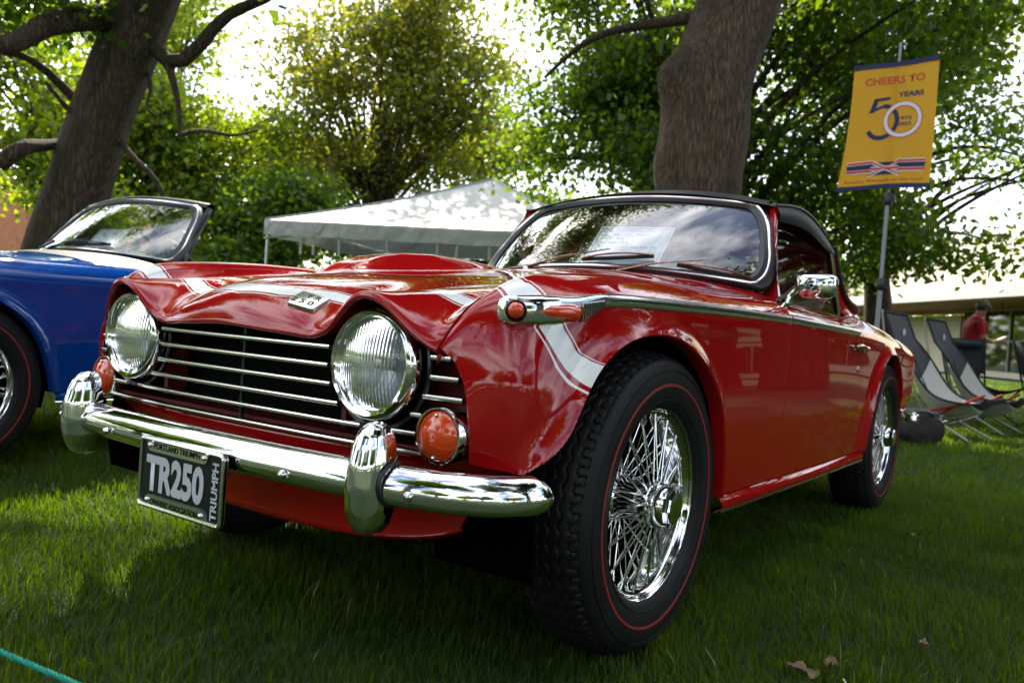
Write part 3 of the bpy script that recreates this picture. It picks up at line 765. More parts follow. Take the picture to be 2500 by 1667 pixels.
    mb.box((0, 2.20, .50), (.94, 1.3, .44)); mb.box((0, 1.86, .56), (1.18, .03, .48)); mb.box((.645, 1.20, .545), (.02, .86, .47)); mb.box((-.645, 1.20, .545), (.02, .86, .47))
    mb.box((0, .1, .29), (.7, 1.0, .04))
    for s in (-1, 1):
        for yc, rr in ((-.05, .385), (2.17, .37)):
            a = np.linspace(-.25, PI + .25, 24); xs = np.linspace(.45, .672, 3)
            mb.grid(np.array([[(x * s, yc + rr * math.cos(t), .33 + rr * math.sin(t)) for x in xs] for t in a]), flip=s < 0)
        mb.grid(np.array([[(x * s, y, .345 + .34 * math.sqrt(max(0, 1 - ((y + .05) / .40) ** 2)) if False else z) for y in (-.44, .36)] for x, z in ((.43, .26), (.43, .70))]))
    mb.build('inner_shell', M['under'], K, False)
    # windscreen: glass, rubber, chrome bead, pillars
    A, Bq = np.meshgrid(np.linspace(-1, 1, 49), np.linspace(0, 1, 25), indexing='ij')
    mb = MB(); o = rrect(); ctr = scr(A, Bq)
    n = len(o); rings = [scr(o[:, 0] * k, .5 + (o[:, 1] - .5) * k) for k in np.linspace(.02, .985, 22)]
    mb.grid(np.array(rings), wrap_v=True)
    ws = mb.build('windscreen', M['glass'], K, True, 80)
    nrm = np.array([0, -.74, .67])
    def ring_band(k0, k1, lift0, lift1, lift2):
        return MB().grid(np.array([scr(o[:, 0] * ka, .5 + (o[:, 1] - .5) * kb) + nrm * l for (ka, kb), l in ((k0, -.012), (k0, lift0), (((k0[0] + k1[0]) / 2, (k0[1] + k1[1]) / 2), lift1), (k1, lift2), (k1, -.012))]), wrap_v=True)
    ring_band((.945, .905), (1.000, .995), .004, .013, .010).build('rubber_seal', M['seal'], ws)
    bead = scr(o[:, 0], .5 + (o[:, 1] - .5)) + nrm * .011
    MB().tube(np.vstack([bead, bead[:2]]), .0052, 8, False).build('chrome_bead', M['chrome_bar'], ws)
    ring_band((1.004, 1.004), (1.035, 1.055), .010, .009, .002).build('outer_seal', M['seal'], ws)
    pm = opts.get('pillar', body)
    for s in (-1, 1):
        # outer pillar as a loft between the bead and the door opening
        rows = []
        for b in np.linspace(-.06, 1.04, 16):
            i = scr(np.array(1.03 - .02 * b), np.array(b)) + nrm * .002
            e = np.array([.597, .962, .815]) + (np.array([.505, 1.188, 1.140]) - np.array([.597, .962, .815])) * ((b + .06) / 1.10)
            r = [i, i * .5 + e * .5 + np.array([.004, -.010, .006]), e, e + np.array([-.006, .022, 0]), e + np.array([-.05, .035, 0])]
            rows.append([(p[0] * s, p[1], p[2]) for p in r])
        MB().grid(np.array(rows), flip=s > 0).build('windscreen_pillar', pm, ws, True, 40)
    # header rail over the glass
    xs = np.linspace(-1.0, 1.0, 41)
    rows = []
    for x in xs:
        t = scr(np.array(x), np.array(1.035)); rows.append([t + nrm * .004, t + [0, .004, .016], t + [0, .022, .024], t + [0, .05, .020], t + [0, .05, -.02]])
    MB().grid(np.array(rows), flip=False).build('header_rail', M['vinyl'] if opts.get('roof') else M['black_gloss'], ws, True, 60)
    # dashboard and steering wheel
    mb = MB(); mb.grid(np.array([[(.58 * x, .835 + .175 * x * x + dy, z - .035 * x * x) for x in np.linspace(-1, 1, 21)] for dy, z in ((0, .868), (.06, .868), (.17, .850), (.20, .835), (.20, .70))]), flip=True)
    mb.build('dashboard', M['black'], K, True, 50)
    mb = MB(); c = np.array([.30, 1.16, .80]); ax = np.array([0, -.93, -.36]); e1 = np.array([1., 0, 0]); e2 = np.cross(ax, e1); e2 /= np.linalg.norm(e2)
    a = np.linspace(0, 2 * PI, 41); mb.tube([c + .185 * (math.cos(t) * e1 + math.sin(t) * e2) for t in a], .012, 8, False)
    for t in (R(90), R(210), R(330)): mb.tube([c, c + .185 * (math.cos(t) * e1 + math.sin(t) * e2)], .006, 6)
    mb.tube([c, c + ax * .25], .02, 8); mb.build('steering_wheel', M['black_gloss'], K)
    # front: headlamps, indicators, grille
    front_end(K, body, opts)
    return K, bon, ws
def side_lamp(wg, s):
    secs = [(-0.4855, 0.6090, .704, .0005, .0005), (-0.4840, 0.6110, .704, .014, .020), (-0.4770, 0.6170, .704, .020, .0255), (-0.4570, 0.6270, .7045, .023, .0270), (-0.4320, 0.6390, .7055, .024, .0285), (-0.4042, 0.6490, .7075, .023, .0285), (-0.3699, 0.6590, .711, .020, .0260), (-0.3414, 0.6675, .719, .0160, .0200), (-0.3151, 0.6752, .728, .0125, .0155), (-0.2900, 0.6810, .734, .0110, .0135), (-0.2750, 0.6840, .7355, .010, .0125)]
    D = np.array(secs); q = np.linspace(0, len(D) - 1, 40); D = np.stack([np.interp(q, np.arange(len(D)), D[:, k]) for k in range(5)], -1)
    a = np.arange(24) * 2 * PI / 24
    sq = lambda v: np.sign(v) * np.abs(v) ** .75
    G = np.array([np.stack([(d[1] + d[3] * sq(np.cos(a))) * s, np.full(24, d[0]), d[2] + d[4] * sq(np.sin(a))], -1) for d in D])
    mb = MB(); mb.loft(G, flip=s > 0); lp = mb.build('side_lamp', M['chrome'], wg, True, 50)
    # round front lens in its bezel
    c = np.array([.632 * s, -.4790, .7035]); mb = MB()
    nv = np.array([.55 * s, -.82, .12]); nv /= np.linalg.norm(nv); e1 = np.cross(nv, [0, 0, 1.]); e1 /= np.linalg.norm(e1); e2 = np.cross(e1, nv)
    def disc(mb, c, prof, seg=24):
        mb.grid(np.array([[c + nv * h + r * (math.cos(t) * e1 + math.sin(t) * e2) for t in a_] for h, r in prof for a_ in [np.arange(seg) * 2 * PI / seg]]), wrap_v=True)
    disc(mb, c, [(-.016, .0190), (.003, .0190), (.006, .0175), (.005, .0155), (.000, .0140)]); mb.build('lamp_bezel', M['black_gloss'], lp)
    mb = MB(); disc(mb, c, [(.000, .0140), (.008, .0140), (.014, .0120), (.018, .0075), (.0195, .0005)]); mb.build('lamp_lens', M['amber'], lp)
    # long side lens
    G = []
    for y, h, zc, o in ((-.428, .003, .7065, .004), (-.424, .008, .7065, .013), (-.411, .0125, .7068, .020), (-.39, .0152, .7072, .0235), (-.37, .0168, .7076, .0245), (-.352, .0175, .7080, .0235), (-.348, .017, .7080, .020)):
        x0 = np.interp(y, [-.43, -.345], [.648, .670]); y -= .012
        G.append([((x0 + o * math.cos(t)) * s, y, zc + h * math.sin(t)) for t in np.linspace(-PI / 2, PI / 2, 13)] + [((x0 - .02) * s, y, zc)])
    mb = MB(); mb.loft(np.array(G), flip=s > 0); mb.build('lamp_lens', M['amber'], lp, True, 50)
    # ribbed tail of the pod
    mb = MB()
    for k in range(9):
        y = -.353 + .0066 * k; h = .0165 - .0013 * k; mb.box((np.interp(y, [-.355, -.30], [.682, .694]) * s, y, .710 + .0024 * k), (.014, .0032, 2 * h))
    mb.build('lamp_ribs', M['chrome_bar'], lp, False)
    return lp
def front_end(K, body, opts):
    # headlamps
    for s in (1, -1):
        c = (.384 * s, -.548, .592)
        mb = MB(); mb.lathe([(-.004, .1205), (-.008, .119), (-.006, .112), (.03, .104), (.10, .09)], 56, 'y', (.384 * s, -.530, .592))
        hl = mb.build('headlamp', M['black_gloss'], K)
        mb = MB(); mb.lathe([(.045, .1045), (.010, .1040), (-.010, .1020), (-.018, .0975), (-.021, .0925), (-.019, .0870), (-.013, .0838), (-.006, .083)], 64, 'y', c); mb.build('lamp_rim', M['chrome'], hl)
        rr_ = np.linspace(.0005, .084, 46); aa = np.arange(180) * 2 * PI / 180
        G = np.array([[(r_ * math.sin(t), -.006 - .017 * (1 - (r_ / .084) ** 2) + .00045 * math.cos(r_ * math.sin(t) * 2 * PI / .0075) * (r_ < .078), r_ * math.cos(t)) for t in aa] for r_ in rr_])
        mb = MB(); mb.grid(G, wrap_v=True); o = mb.build('lamp_glass', M['lens'], hl); o.location = c
        pr = [(.050 * (1 - (k / 14) ** 2) - .004, .084 * k / 14 if k else .0005) for k in range(15)]
        mb = MB(); mb.lathe(pr, 56, 'y'); o = mb.build('reflector', M['reflector'], hl); o.location = c
        mb = MB(); mb.lathe([(.040, .012), (.012, .012), (.004, .009), (.002, .0005)], 16, 'y'); o = mb.build('bulb', M['alloy'], hl); o.location = c
        # round amber indicator under the outer side of the lamp
        mb = MB(); mb.lathe([(.05, .0515), (-.008, .0510), (-.0125, .0490), (-.0125, .0465), (-.006, .0445)], 48, 'y', (.530 * s, -.526, .481)); il = mb.build('indicator', M['chrome'], K)
        pr = [(-.012 - .0135 * (1 - (k / 12) ** 2.4), .0420 * k / 12 if k else .0004) for k in range(13)] + [(-.008, .0440), (.01, .0440)]
        mb = MB(); mb.lathe(pr, 40, 'y', (.530 * s, -.526, .481)); mb.build('amber_lens', M['amber'], il, True, 60)
        for zz in (.0365, -.0365):
            mb = MB(); mb.lathe([(-.008, .0032), (-.0115, .0030), (-.013, .0005)], 10, 'y', (.530 * s, -.5345, .481 + zz)); mb.build('screw', M['chrome'], il)
    if opts.get('plain_front'): return
    for i, z in enumerate((.613, .579, .545, .511, .478, .445)):
        xe = (.541, .558, .568, .573, .575, .573)[i]
        hw_ = math.sqrt(max(0, .117 ** 2 - (z - .592) ** 2))
        hi_ = math.sqrt(max(0, .050 ** 2 - (z - .481) ** 2))
        cuts = ([(.384 - hw_, .384 + hw_)] if hw_ else []) + ([(.530 - hi_, .530 + hi_)] if hi_ else [])
        ed_ = [0.0]
        for a_, b_ in cuts: ed_ += [a_, b_] if a_ > ed_[-1] else ([] if len(ed_) == 1 else [])
        if len(cuts) == 2 and cuts[1][0] <= cuts[0][1]: ed_ = [0.0, cuts[0][0], max(cuts[0][1], cuts[1][1])]
        ed_.append(max(xe, ed_[-1])); half = [(ed_[k_], ed_[k_ + 1]) for k_ in range(0, len(ed_) - 1, 2)]
        spans = [(-half[0][1], half[0][1])] + half[1:] + [(-b_, -a_) for a_, b_ in half[1:]]
        pr = [(-.004, -.0054), (-.0075, -.0036), (-.0088, 0), (-.0075, .0036), (-.004, .0054), (.005, .0054), (.005, -.0054)]
        for xa, xb in spans:
            if xb - xa < .02: continue
            P = np.array([(x, -.552 + .036 * (abs(x) / .58) ** 3, z) for x in np.linspace(xa, xb, 25)])
            mb = MB(); mb.loft(np.array([[(p[0], p[1] + a, p[2] + b) for a, b in pr] for p in P]), flip=False); mb.build('grille_bar', M['chrome_bar'], K, True, 40)
    mb = MB()
    for s in (-1, 1):
        mb.box((.288 * s, -.500, .545), (.012, .05, .16)); mb.box((.50 * s, -.475, .56), (.11, .02, .14))
    mb.box((0, -.49, .447), (1.08, .06, .012)); mb.build('inner_panel', M['inner_red'], K, False)
    mb = MB(); mb.box((0, -.535, .54), (.008, .008, .19)); mb.build('grille_stay', M['black_gloss'], K)
    mb = MB(); mb.box((0, -.458, .53), (.54, .02, .20)); mb.build('radiator', M['black'], K)
    # bumper, overriders, bolts
    bp = link('front_bumper', shared('bumper', mk_bumper), M['chrome'], K)
    for s in (-1, 1):
        o = link('overrider', shared('overrider', mk_overrider), M['chrome'], bp); o.location = (.456 * s, -.606, .402); o.rotation_euler = (0, 0, R(8) * s)
        mb = MB(); tt = np.linspace(-1.75, 1.75, 15); mb.tube([((.500 - .004 * math.cos(t)) * s, -.601 - .0345 * math.cos(t), .400 + .036 * math.sin(t)) for t in tt], .0036, 6); mb.build('rubber_spacer', M['seal'], bp)
        for x, y, z in ((.285, -.6555, .388), (.545, -.6165, .391), (.665, -.5395, .388)):
            mb = MB(); mb.lathe([(-.003, .0085), (-.008, .0075), (-.0115, .0045), (-.0125, .0005)], 14, 'y'); o = mb.build('bumper_bolt', M['chrome'], bp); o.location = (x * s, y + .001, z); o.rotation_euler = (0, 0, math.atan2(x, 1.6) * s * 1.3)
# ------------------------------------------------------------------ the red car
RED, BONNET, SCREEN = make_car('red_roadster', 'glossy red roadster with white nose band and black top, in front', (0, 0, 0), 0, M['red'], M['red_band'], dict(trim=True, roof=True))
def bonnet_z(x, y):
    G = bonnet_grid(121, 120); d = (G[..., 0] - x) ** 2 + (G[..., 1] - y) ** 2; i = np.unravel_index(d.argmin(), d.shape)
    a = G[min(i[0] + 2, 120), i[1]] - G[max(i[0] - 2, 0), i[1]]; b = G[i[0], min(i[1] + 2, 119)] - G[i[0], max(i[1] - 2, 0)]
    n = np.cross(a, b); n /= np.linalg.norm(n); return G[i], n * np.sign(n[2]), a / np.linalg.norm(a)
# bonnet badge: chrome plate with the model number pierced in two rows
bp_, bn_, bx_ = bonnet_z(.170, -.528)
c = Vector(bp_) + Vector(bn_) * .0005
F4 = frame4(c, bx_, Vector(bn_).cross(Vector(bx_)))
mb = MB(); w2, h2 = .037, .027
out = [(-w2, -.012), (-w2 * .86, h2), (w2 * .93, h2), (w2, h2 * .6), (w2 * .93, -h2 * .9), (w2 * .8, -h2), (-w2 * .72, -h2)]
rings = [[(x * k, y * k, z) for x, y in out] for k, z in ((1.0, -.006), (1.0, .001), (.94, .005), (.5, .0062), (.02, .0065))]
mb.loft(np.array(rings), flip=True)
V = np.concatenate(mb.v) @ np.array(F4)[:3, :3].T + np.array(F4)[:3, 3]; mb.v = [V]
bd = mb.build('bonnet_badge', M['chrome_bar'], BONNET, True, 40)
def f4_off(F, x, y, z): return F @ Matrix.Translation((x, y, z))
text('badge_letters', 'T R', .03, M['black_gloss'], bd, f4_off(F4, .009, .0115, .0066), maxw=.036, maxh=.014, bold=.0012)
text('badge_letters', '2 5 0', .03, M['black_gloss'], bd, f4_off(F4, -.003, -.0095, .0066), maxw=.052, maxh=.015, bold=.0012)
# number plate in its club frame
PY = -.676
mb = MB()
x0, x1, z0, z1 = -.122, .150, .264, .404
def rr2(x0, x1, z0, z1, r, n=6):
    p = []
    for cx, cz, t in ((x1 - r, z1 - r, 0), (x0 + r, z1 - r, PI / 2), (x0 + r, z0 + r, PI), (x1 - r, z0 + r, 1.5 * PI)):
        p += [(cx + r * math.cos(a), cz + r * math.sin(a)) for a in np.linspace(t, t + PI / 2, n)]
    return np.array(p)
o_ = rr2(x0, x1, z0, z1, .012)
mb.loft(np.array([[(x, PY + d, z) for x, z in o_] for d in (.004, 0)]), flip=True)
PL = mb.build('number_plate', M['plate_black'], RED, True, 30)
mb = MB()
i_ = rr2(x0 + .0085, x1 - .0085, z0 + .0085, z1 - .0085, .006)
mb.grid(np.array([[(x, PY + d, z) for x, z in q] for q, d in ((o_, .006), (o_, -.003), (o_ * .5 + i_ * .5, -.0055), (i_, -.003), (i_, .001))]), wrap_v=True, flip=True)
for zz, sg in ((z1, -1), (z0, 1)):       # the frame's lettered bars
    hw_ = .100; cx_ = (x0 + x1) / 2 - .012
    a_ = [(cx_ - hw_, zz + sg * .006), (cx_ + hw_, zz + sg * .006), (cx_ + hw_ - .004, zz + sg * .022), (cx_ + hw_ - .012, zz + sg * .027), (cx_ - hw_ + .012, zz + sg * .027), (cx_ - hw_ + .004, zz + sg * .022)]
    mb.loft(np.array([[(x, PY + d, z) for x, z in a_] for d in (.001, -.0032)]), flip=sg < 0)
fr_ = mb.build('plate_frame', M['chrome_bar'], PL, True, 30)
XF = lambda x, z, d: frame4((x, PY + d, z), (1, 0, 0), (0, 0, 1))
text('plate_number', 'TR250', .09, M['plate_white'], PL, XF(-.004, .334, -.0012), maxw=.190, maxh=.073, bold=.004)
text('plate_side_word', 'TRIUMPH', .03, M['plate_white'], PL, frame4((.124, PY - .0012, .330), (0, 0, 1), (-1, 0, 0)), maxw=.108, maxh=.019, bold=.001)
text('frame_lettering', 'PORTLAND TRIUMPH', .02, M['black'], fr_, XF(cx_, z1 - .0150, -.0036), maxw=.150, maxh=.0115, bold=.0004)
text('frame_lettering', 'OWNERS ASSOCIATION', .02, M['black'], fr_, XF(cx_, z0 + .0150, -.0036), maxw=.155, maxh=.0115, bold=.0004)
for x, z in ((cx_ - .088, z1 - .016), (cx_ + .088, z1 - .016), (cx_ - .088, z0 + .016), (cx_ + .088, z0 + .016)):
    mb = MB(); mb.lathe([(.001, .0048), (-.003, .0044), (-.005, .0025), (-.0054, .0004)], 12, 'y', (x, PY - .0032, z)); mb.build('plate_bolt', M['chrome'], PL)
for x in (.12, -.09):
    mb = MB(); mb.box((x, -.664, .372), (.03, .016, .03)); mb.build('plate_bracket', M['black_gloss'], PL)
# rear bumper, tail lamps
mb = MB(); P = path([(0, 3.055, .372), (.40, 3.05, .372), (.60, 3.01, .372), (.672, 2.94, .372), (.688, 2.86, .372), (.690, 2.84, .372)], 60); P = np.vstack([P[:0:-1] * [-1, 1, 1], P])
mb.tube(P, [.038 * (1 if 4 < i < len(P) - 5 else .75) for i in range(len(P))], 12, flat=.8); rb = mb.build('rear_bumper', M['chrome'], RED)
for s in (-1, 1):
    o = link('overrider', shared('overrider', mk_overrider), M['chrome'], rb); o.location = (.46 * s, 3.07, .385); o.rotation_euler = (0, 0, PI)
    mb = MB(); mb.lathe([(2.985, .045), (3.02, .043), (3.035, .03), (3.038, .001)], 24, 'y', (.52 * s, 0, .585)); mb.build('tail_lamp', M['amber'], RED)
# soft top and its rear hoop
edge = np.array([(.507, 1.170, 1.141), (.517, 1.30, 1.158), (.528, 1.45, 1.155), (.540, 1.58, 1.122), (.548, 1.66, 1.090), (.553, 1.715, 1.060)])
E_ = path(edge, 34); xs = np.linspace(-1, 1, 31)
crown = np.interp(np.linspace(0, 1, 34), [0, .3, .7, 1], [.052, .075, .075, .055])
G = np.array([[(e[0] * x, e[1] - .045 * (1 - x * x) * (1 - k / 33), e[2] + crown[k] * (1 - abs(x) ** 2.2)) for x in xs] for k, e in enumerate(E_)])
mb = MB(); mb.grid(G, flip=True)
fl = path([(.518, 1.172, 1.092), (.533, 1.30, 1.097), (.547, 1.42, 1.090), (.560, 1.56, 1.056), (.562, 1.66, 1.042), (.560, 1.725, 1.040)], 34)
for s in (-1, 1):
    rows = [E_ + [0, 0, .002], E_ + [.005, 0, -.006], E_ * .62 + fl * .38 + [.007, 0, 0], E_ * .25 + fl * .75 + [.006, 0, 0], fl, fl - [.004, 0, -.001], fl - [.004, 0, -.02]]
    mb.grid(np.array(rows) * [s, 1, 1], flip=s > 0)
top = mb.build('soft_top', M['vinyl'], RED, True, 50)
for s in (-1, 1):
    mb = MB(); mb.tube([(p[0] * s, p[1], p[2] + .004) for p in E_], .0065, 6); mb.build('seam_piping', M['vinyl'], top)
hp = []
for s in (1, -1):
    inner = path([(.552, 1.715, 1.062), (.556, 1.735, 1.00), (.562, 1.775, .90), (.575, 1.82, .835), (.60, 1.85, .812)], 20)
    outer = path([(.535, 1.80, 1.075), (.545, 1.85, 1.00), (.552, 1.93, .915), (.560, 2.06, .86), (.575, 2.16, .815)], 20)
    mb = MB(); mb.grid(np.array([(inner - [.03, -.01, 0]), inner, inner + [.003, .012, 0], outer, outer - [.03, 0, 0]]) * [s, 1, 1], flip=s > 0)
    hp.append(mb.build('rear_hoop', M['red'], RED, True, 50))
    ed = path([(.545, 1.765, 1.075), (.552, 1.80, 1.00), (.560, 1.865, .92), (.566, 1.98, .868), (.566, 2.10, .850), (.55, 2.16, .835)], 30)
    mb = MB(); mb.tube(ed * [s, 1, 1] + [.004 * s, 0, .004], .010, 8); mb.build('hoop_seal', M['seal'], hp[-1])
    mb = MB(); mb.tube(ed * [s, 1, 1] + [.010 * s, .006, .008], .0045, 6); mb.build('hoop_bead', M['chrome_bar'], hp[-1])
mb = MB(); mb.grid(np.array([[(x * .53, y + .10 * (1 - abs(x) ** 3), z + .03 * (1 - x * x)) for x in np.linspace(-1, 1, 21)] for y, z in ((1.72, 1.075), (1.80, 1.07), (1.87, 1.03))]), flip=True); mb.build('rear_roof_edge', M['red'], RED, True, 50)
mb = MB(); mb.grid(np.array([[(x * .53, y + .12 * (1 - abs(x) ** 3), z) for x in np.linspace(-1, 1, 21)] for y, z in ((1.87, 1.06), (1.96, .94), (2.06, .85))]), flip=True); mb.build('rear_window', M['side_glass'], RED)
# side windows
for s in (1, -1):
    W_ = [(.588, .985, .818), (.500, 1.200, 1.125), (.552, 1.690, 1.060), (.585, 1.760, .815)]
    q = [(a[0] * s, a[1], a[2]) for a in W_]; mb = MB()
    A_ = np.array(q); uu = np.linspace(0, 1, 9); G = np.array([[(A_[0] * (1 - v) + A_[1] * v) * (1 - u) + (A_[3] * (1 - v) + A_[2] * v) * u for v in uu] for u in uu]); mb.grid(G, flip=s < 0)
    sw = mb.build('side_window', M['side_glass'], RED)
    mb = MB(); mb.tube([(A_[2] + (A_[3] - A_[2]) * t) + [.004 * s, -.012, 0] for t in (0, 1)], .014, 6, flat=.5); mb.build('window_seal', M['seal'], sw)
    mb = MB(); mb.tube([(A_[2] + (A_[3] - A_[2]) * t) + [.008 * s, -.030, 0] for t in (.08, 1)], .0045, 6); mb.build('window_channel', M['chrome_bar'], sw)
# door mirror on the driver's door
mb = MB(); a = np.linspace(0, 2 * PI, 33)[:-1]
def mring(y, k, cx=.712, cz=.866, dz=0):
    return [(cx + k * .062 * np.sign(math.cos(t)) * abs(math.cos(t)) ** .42 * (1 - .20 * (math.sin(t) < 0) * abs(math.sin(t))), y, cz + dz + k * .038 * np.sign(math.sin(t)) * abs(math.sin(t)) ** .5) for t in a]
mb.loft(np.array([mring(.950, .02), mring(.951, .40), mring(.955, .74), mring(.962, .91), mring(.972, .98), mring(.985, 1.0), mring(.992, .98)]), flip=True)
MR = mb.build('door_mirror', M['chrome'], RED, True, 50)
mb = MB(); mb.tube(path([(.655, .872, .792), (.660, .878, .815), (.675, .900, .845), (.700, .932, .868)], 14), [.014, .010] + [.0075] * 12, 8)
mb.lathe([(-.02, .015), (-.012, .020), (0, .020), (.008, .012)], 16, 'y', (.706, .945, .868)); mb.build('mirror_arm', M['chrome'], MR)
# wipers lying on the glass
def wiper(K, mt, a0, b0, a1, b1, bl0, bl1):
    p = lambda a, b, l: scr(np.array(a), np.array(b)) + np.array([0, -.74, .67]) * l
    root = np.array(scr(np.array(a0), np.array(b0))) + [0, -.03, -.005]; tip = p(a1, b1, .030)
    mb = MB(); mid = root * .55 + tip * .45 + np.array([0, -.010, .008])
    mb.tube([root, root + (mid - root) * .4, mid, tip], [.009, .008, .006, .003], 6, flat=.5); w = mb.build('wiper', mt, K)
    mb = MB(); mb.lathe([(-.012, .012), (.014, .012), (.018, .007), (.019, .0005)], 14, 'z', tuple(root + np.array([0, 0, -.012]))); mb.build('wiper_spindle', M['chrome'], w)
    B0, B1 = p(*bl0, .014), p(*bl1, .014); mb = MB(); mb.tube([B0 + (B1 - B0) * t for t in np.linspace(0, 1, 9)], .0062, 6, flat=1.2); mb.build('wiper_blade', M['seal'], w)
    mb = MB(); q = [B0 + (B1 - B0) * t + np.array([0, -.74, .67]) * (.006 + .014 * math.sin(PI * t)) for t in np.linspace(.05, .95, 11)]; mb.tube(q, .0035, 6); mb.build('blade_bridge', mt, w)

wiper(RED, M['stitch'], -.44, .03, .13, .15, (-.04, .06), (.39, .14))
wiper(RED, M['stitch'], .21, -.02, .69, .13, (.53, .07), (.92, .03))
# ------------------------------------------------------------------ show cards on the dashboards
def show_card(name, label, X, corners, body_text):
    """card on the dash behind the glass: corners tl, tr, br, bl in the car frame, X the car's matrix"""
    tl, tr, br, bl = [Vector(c) for c in corners]
    o = bpy.data.objects.new(name, None)
    ex = (tr - tl).normalized(); ey = (tl - bl).normalized(); w = (tr - tl).length; h = (tl - bl).length
    c = (tl + tr + br + bl) / 4; F = frame4(c, ex, ey)
    mb = MB(); mb.box((0, 0, 0), (w, h, .0012)); cd = mb.build(name, M['paper'], None, False); cd.matrix_world = X @ F
    tag(cd, label, 'card')
    def ln(x0, y0, x1, y1): 
        m_ = MB(); m_.box(((x0 + x1) / 2, (y0 + y1) / 2, .001), (abs(x1 - x0) + .0016, abs(y1 - y0) + .0016, .0006)); return m_
    a, b = w / 2 * .93, h / 2 * .90
    for q in ((-a, b, a, b), (-a, -b, a, -b), (-a, -b, -a, b), (a, -b, a, b)): ln(*q).build('border_line', M['ink'], cd, False)
    for t, x, y, mw, mh, mt, sh in body_text:
        text('writing', t, .02, mt, cd, Matrix.Translation((x * w, y * h, .0012)), maxw=mw * w, maxh=mh * h, shear=sh, bold=.0003)
    m_ = MB(); m_.lathe([(.0011, .0075), (.0015, .009), (.0011, .0105)], 20, 'z', (-.40 * w, .385 * h, 0)); m_.build('seal_print', M['ink_blue'], cd)
    return cd
TXT = [('Forest Grove Concours d\'Elegance', 0.03, .385, .58, .045, M['ink_blue'], 0), ('Year', -.36, .265, .05, .03, M['ink_blue'], 0), ('1968', -.24, .275, .10, .055, M['ink'], .2), ('Make', -.04, .265, .08, .03, M['ink_blue'], 0), ('Triumph', .13, .275, .19, .065, M['ink'], .3),
       ('Model', -.35, .165, .07, .03, M['ink_blue'], 0), ('250', -.16, .175, .10, .055, M['ink'], .3), ('Owner', -.36, .065, .08, .03, M['ink_blue'], 0), ('Dave Kurtz', -.12, .075, .22, .060, M['ink'], .3),
       ('Class #', -.37, -.035, .08, .03, M['ink_blue'], 0), ('F7-21', -.23, -.030, .14, .05, M['ink_red'], .1), ('Location', -.05, -.035, .10, .03, M['ink_blue'], 0), ('Happy Valley, Ore', .20, -.045, .34, .075, M['ink'], .3)]
show_card('show_card', 'white handwritten show card behind the red car\'s windscreen', Matrix.Identity(4), [(-.062, 1.008, 1.055), (.215, 1.029, 1.052), (.214, .885, .909), (-.050, .860, .905)], TXT)
# ------------------------------------------------------------------ neighbouring cars
BX_, BY_, BA_ = -2.535, -.395, .085
BLUE, _, BSCR = make_car('blue_roadster', 'glossy blue open roadster with black windscreen frame, left of the red car', (BX_, BY_, -.012), BA_, M['blue'], M['blue'], dict(pillar=M['black_gloss'], scuttle=M['vinyl'], plain_front=True))
wiper(BLUE, M['seal'], -.30, .02, .20, .13, (-.10, .06), (.42, .10)); wiper(BLUE, M['seal'], -.75, .02, -.45, .14, (-.72, .08), (-.35, .12))
mb = MB(); mb.loft(np.array([[(.712 + k * .055 * math.cos(t), y, .835 + k * .034 * math.sin(t)) for t in np.linspace(0, 2 * PI, 25)[:-1]] for y, k in ((.945, .02), (.95, .5), (.965, .85), (.985, 1.0), (.992, .97))]), flip=True); mr = mb.build('door_mirror', M['chrome'], BLUE, True, 50)
mb = MB(); mb.tube([(.66, .90, .79), (.68, .93, .82), (.71, .955, .835)], .008, 8); mb.build('mirror_arm', M['chrome'], mr)
Xb = Matrix.Translation((BX_, BY_, -.012)) @ Matrix.Rotation(BA_, 4, 'Z')
def sp(a, b, i=.02): return tuple(scr(np.array(a), np.array(b)) - np.array([0, -.74, .67]) * i)
show_card('show_card', 'white show card behind the blue car\'s windscreen', Xb, [sp(.05, .44), sp(.41, .48), sp(.40, .04), sp(.05, .04)], [TXT[0]] + [t for t in TXT if t[5] == M['ink']][:3])
# ------------------------------------------------------------------ lawn, grass, rope and litter
def px(x, y, d):
    """point at view depth d on the sight line through photo pixel x, y: used to set things out at a chosen distance"""
    v = CF + CR * ((x - 1250) / 2060.64) - CU * ((y - 833.5) / 2060.64)
    return CAM_POS + v * d
mb = MB(); n = 60; q = np.sign(np.linspace(-1, 1, n)) * np.abs(np.linspace(-1, 1, n)) ** 2.2 * 260
mb.grid(np.array([[(x, y, -.010) for y in q] for x in q]))
tag(mb.build('lawn', M['lawn'], None), kind='structure')
def vnoise(x, y, s, seed):
    r2 = np.random.default_rng(seed); T = r2.random((64, 64)); u, v = x / s, y / s
    i, j = np.floor(u).astype(int), np.floor(v).astype(int); fu, fv = u - i, v - j; fu = fu * fu * (3 - 2 * fu); fv = fv * fv * (3 - 2 * fv)
    g = lambda a, b: T[a % 64, b % 64]
    return (g(i, j) * (1 - fu) + g(i + 1, j) * fu) * (1 - fv) + (g(i, j + 1) * (1 - fu) + g(i + 1, j + 1) * fu) * fv
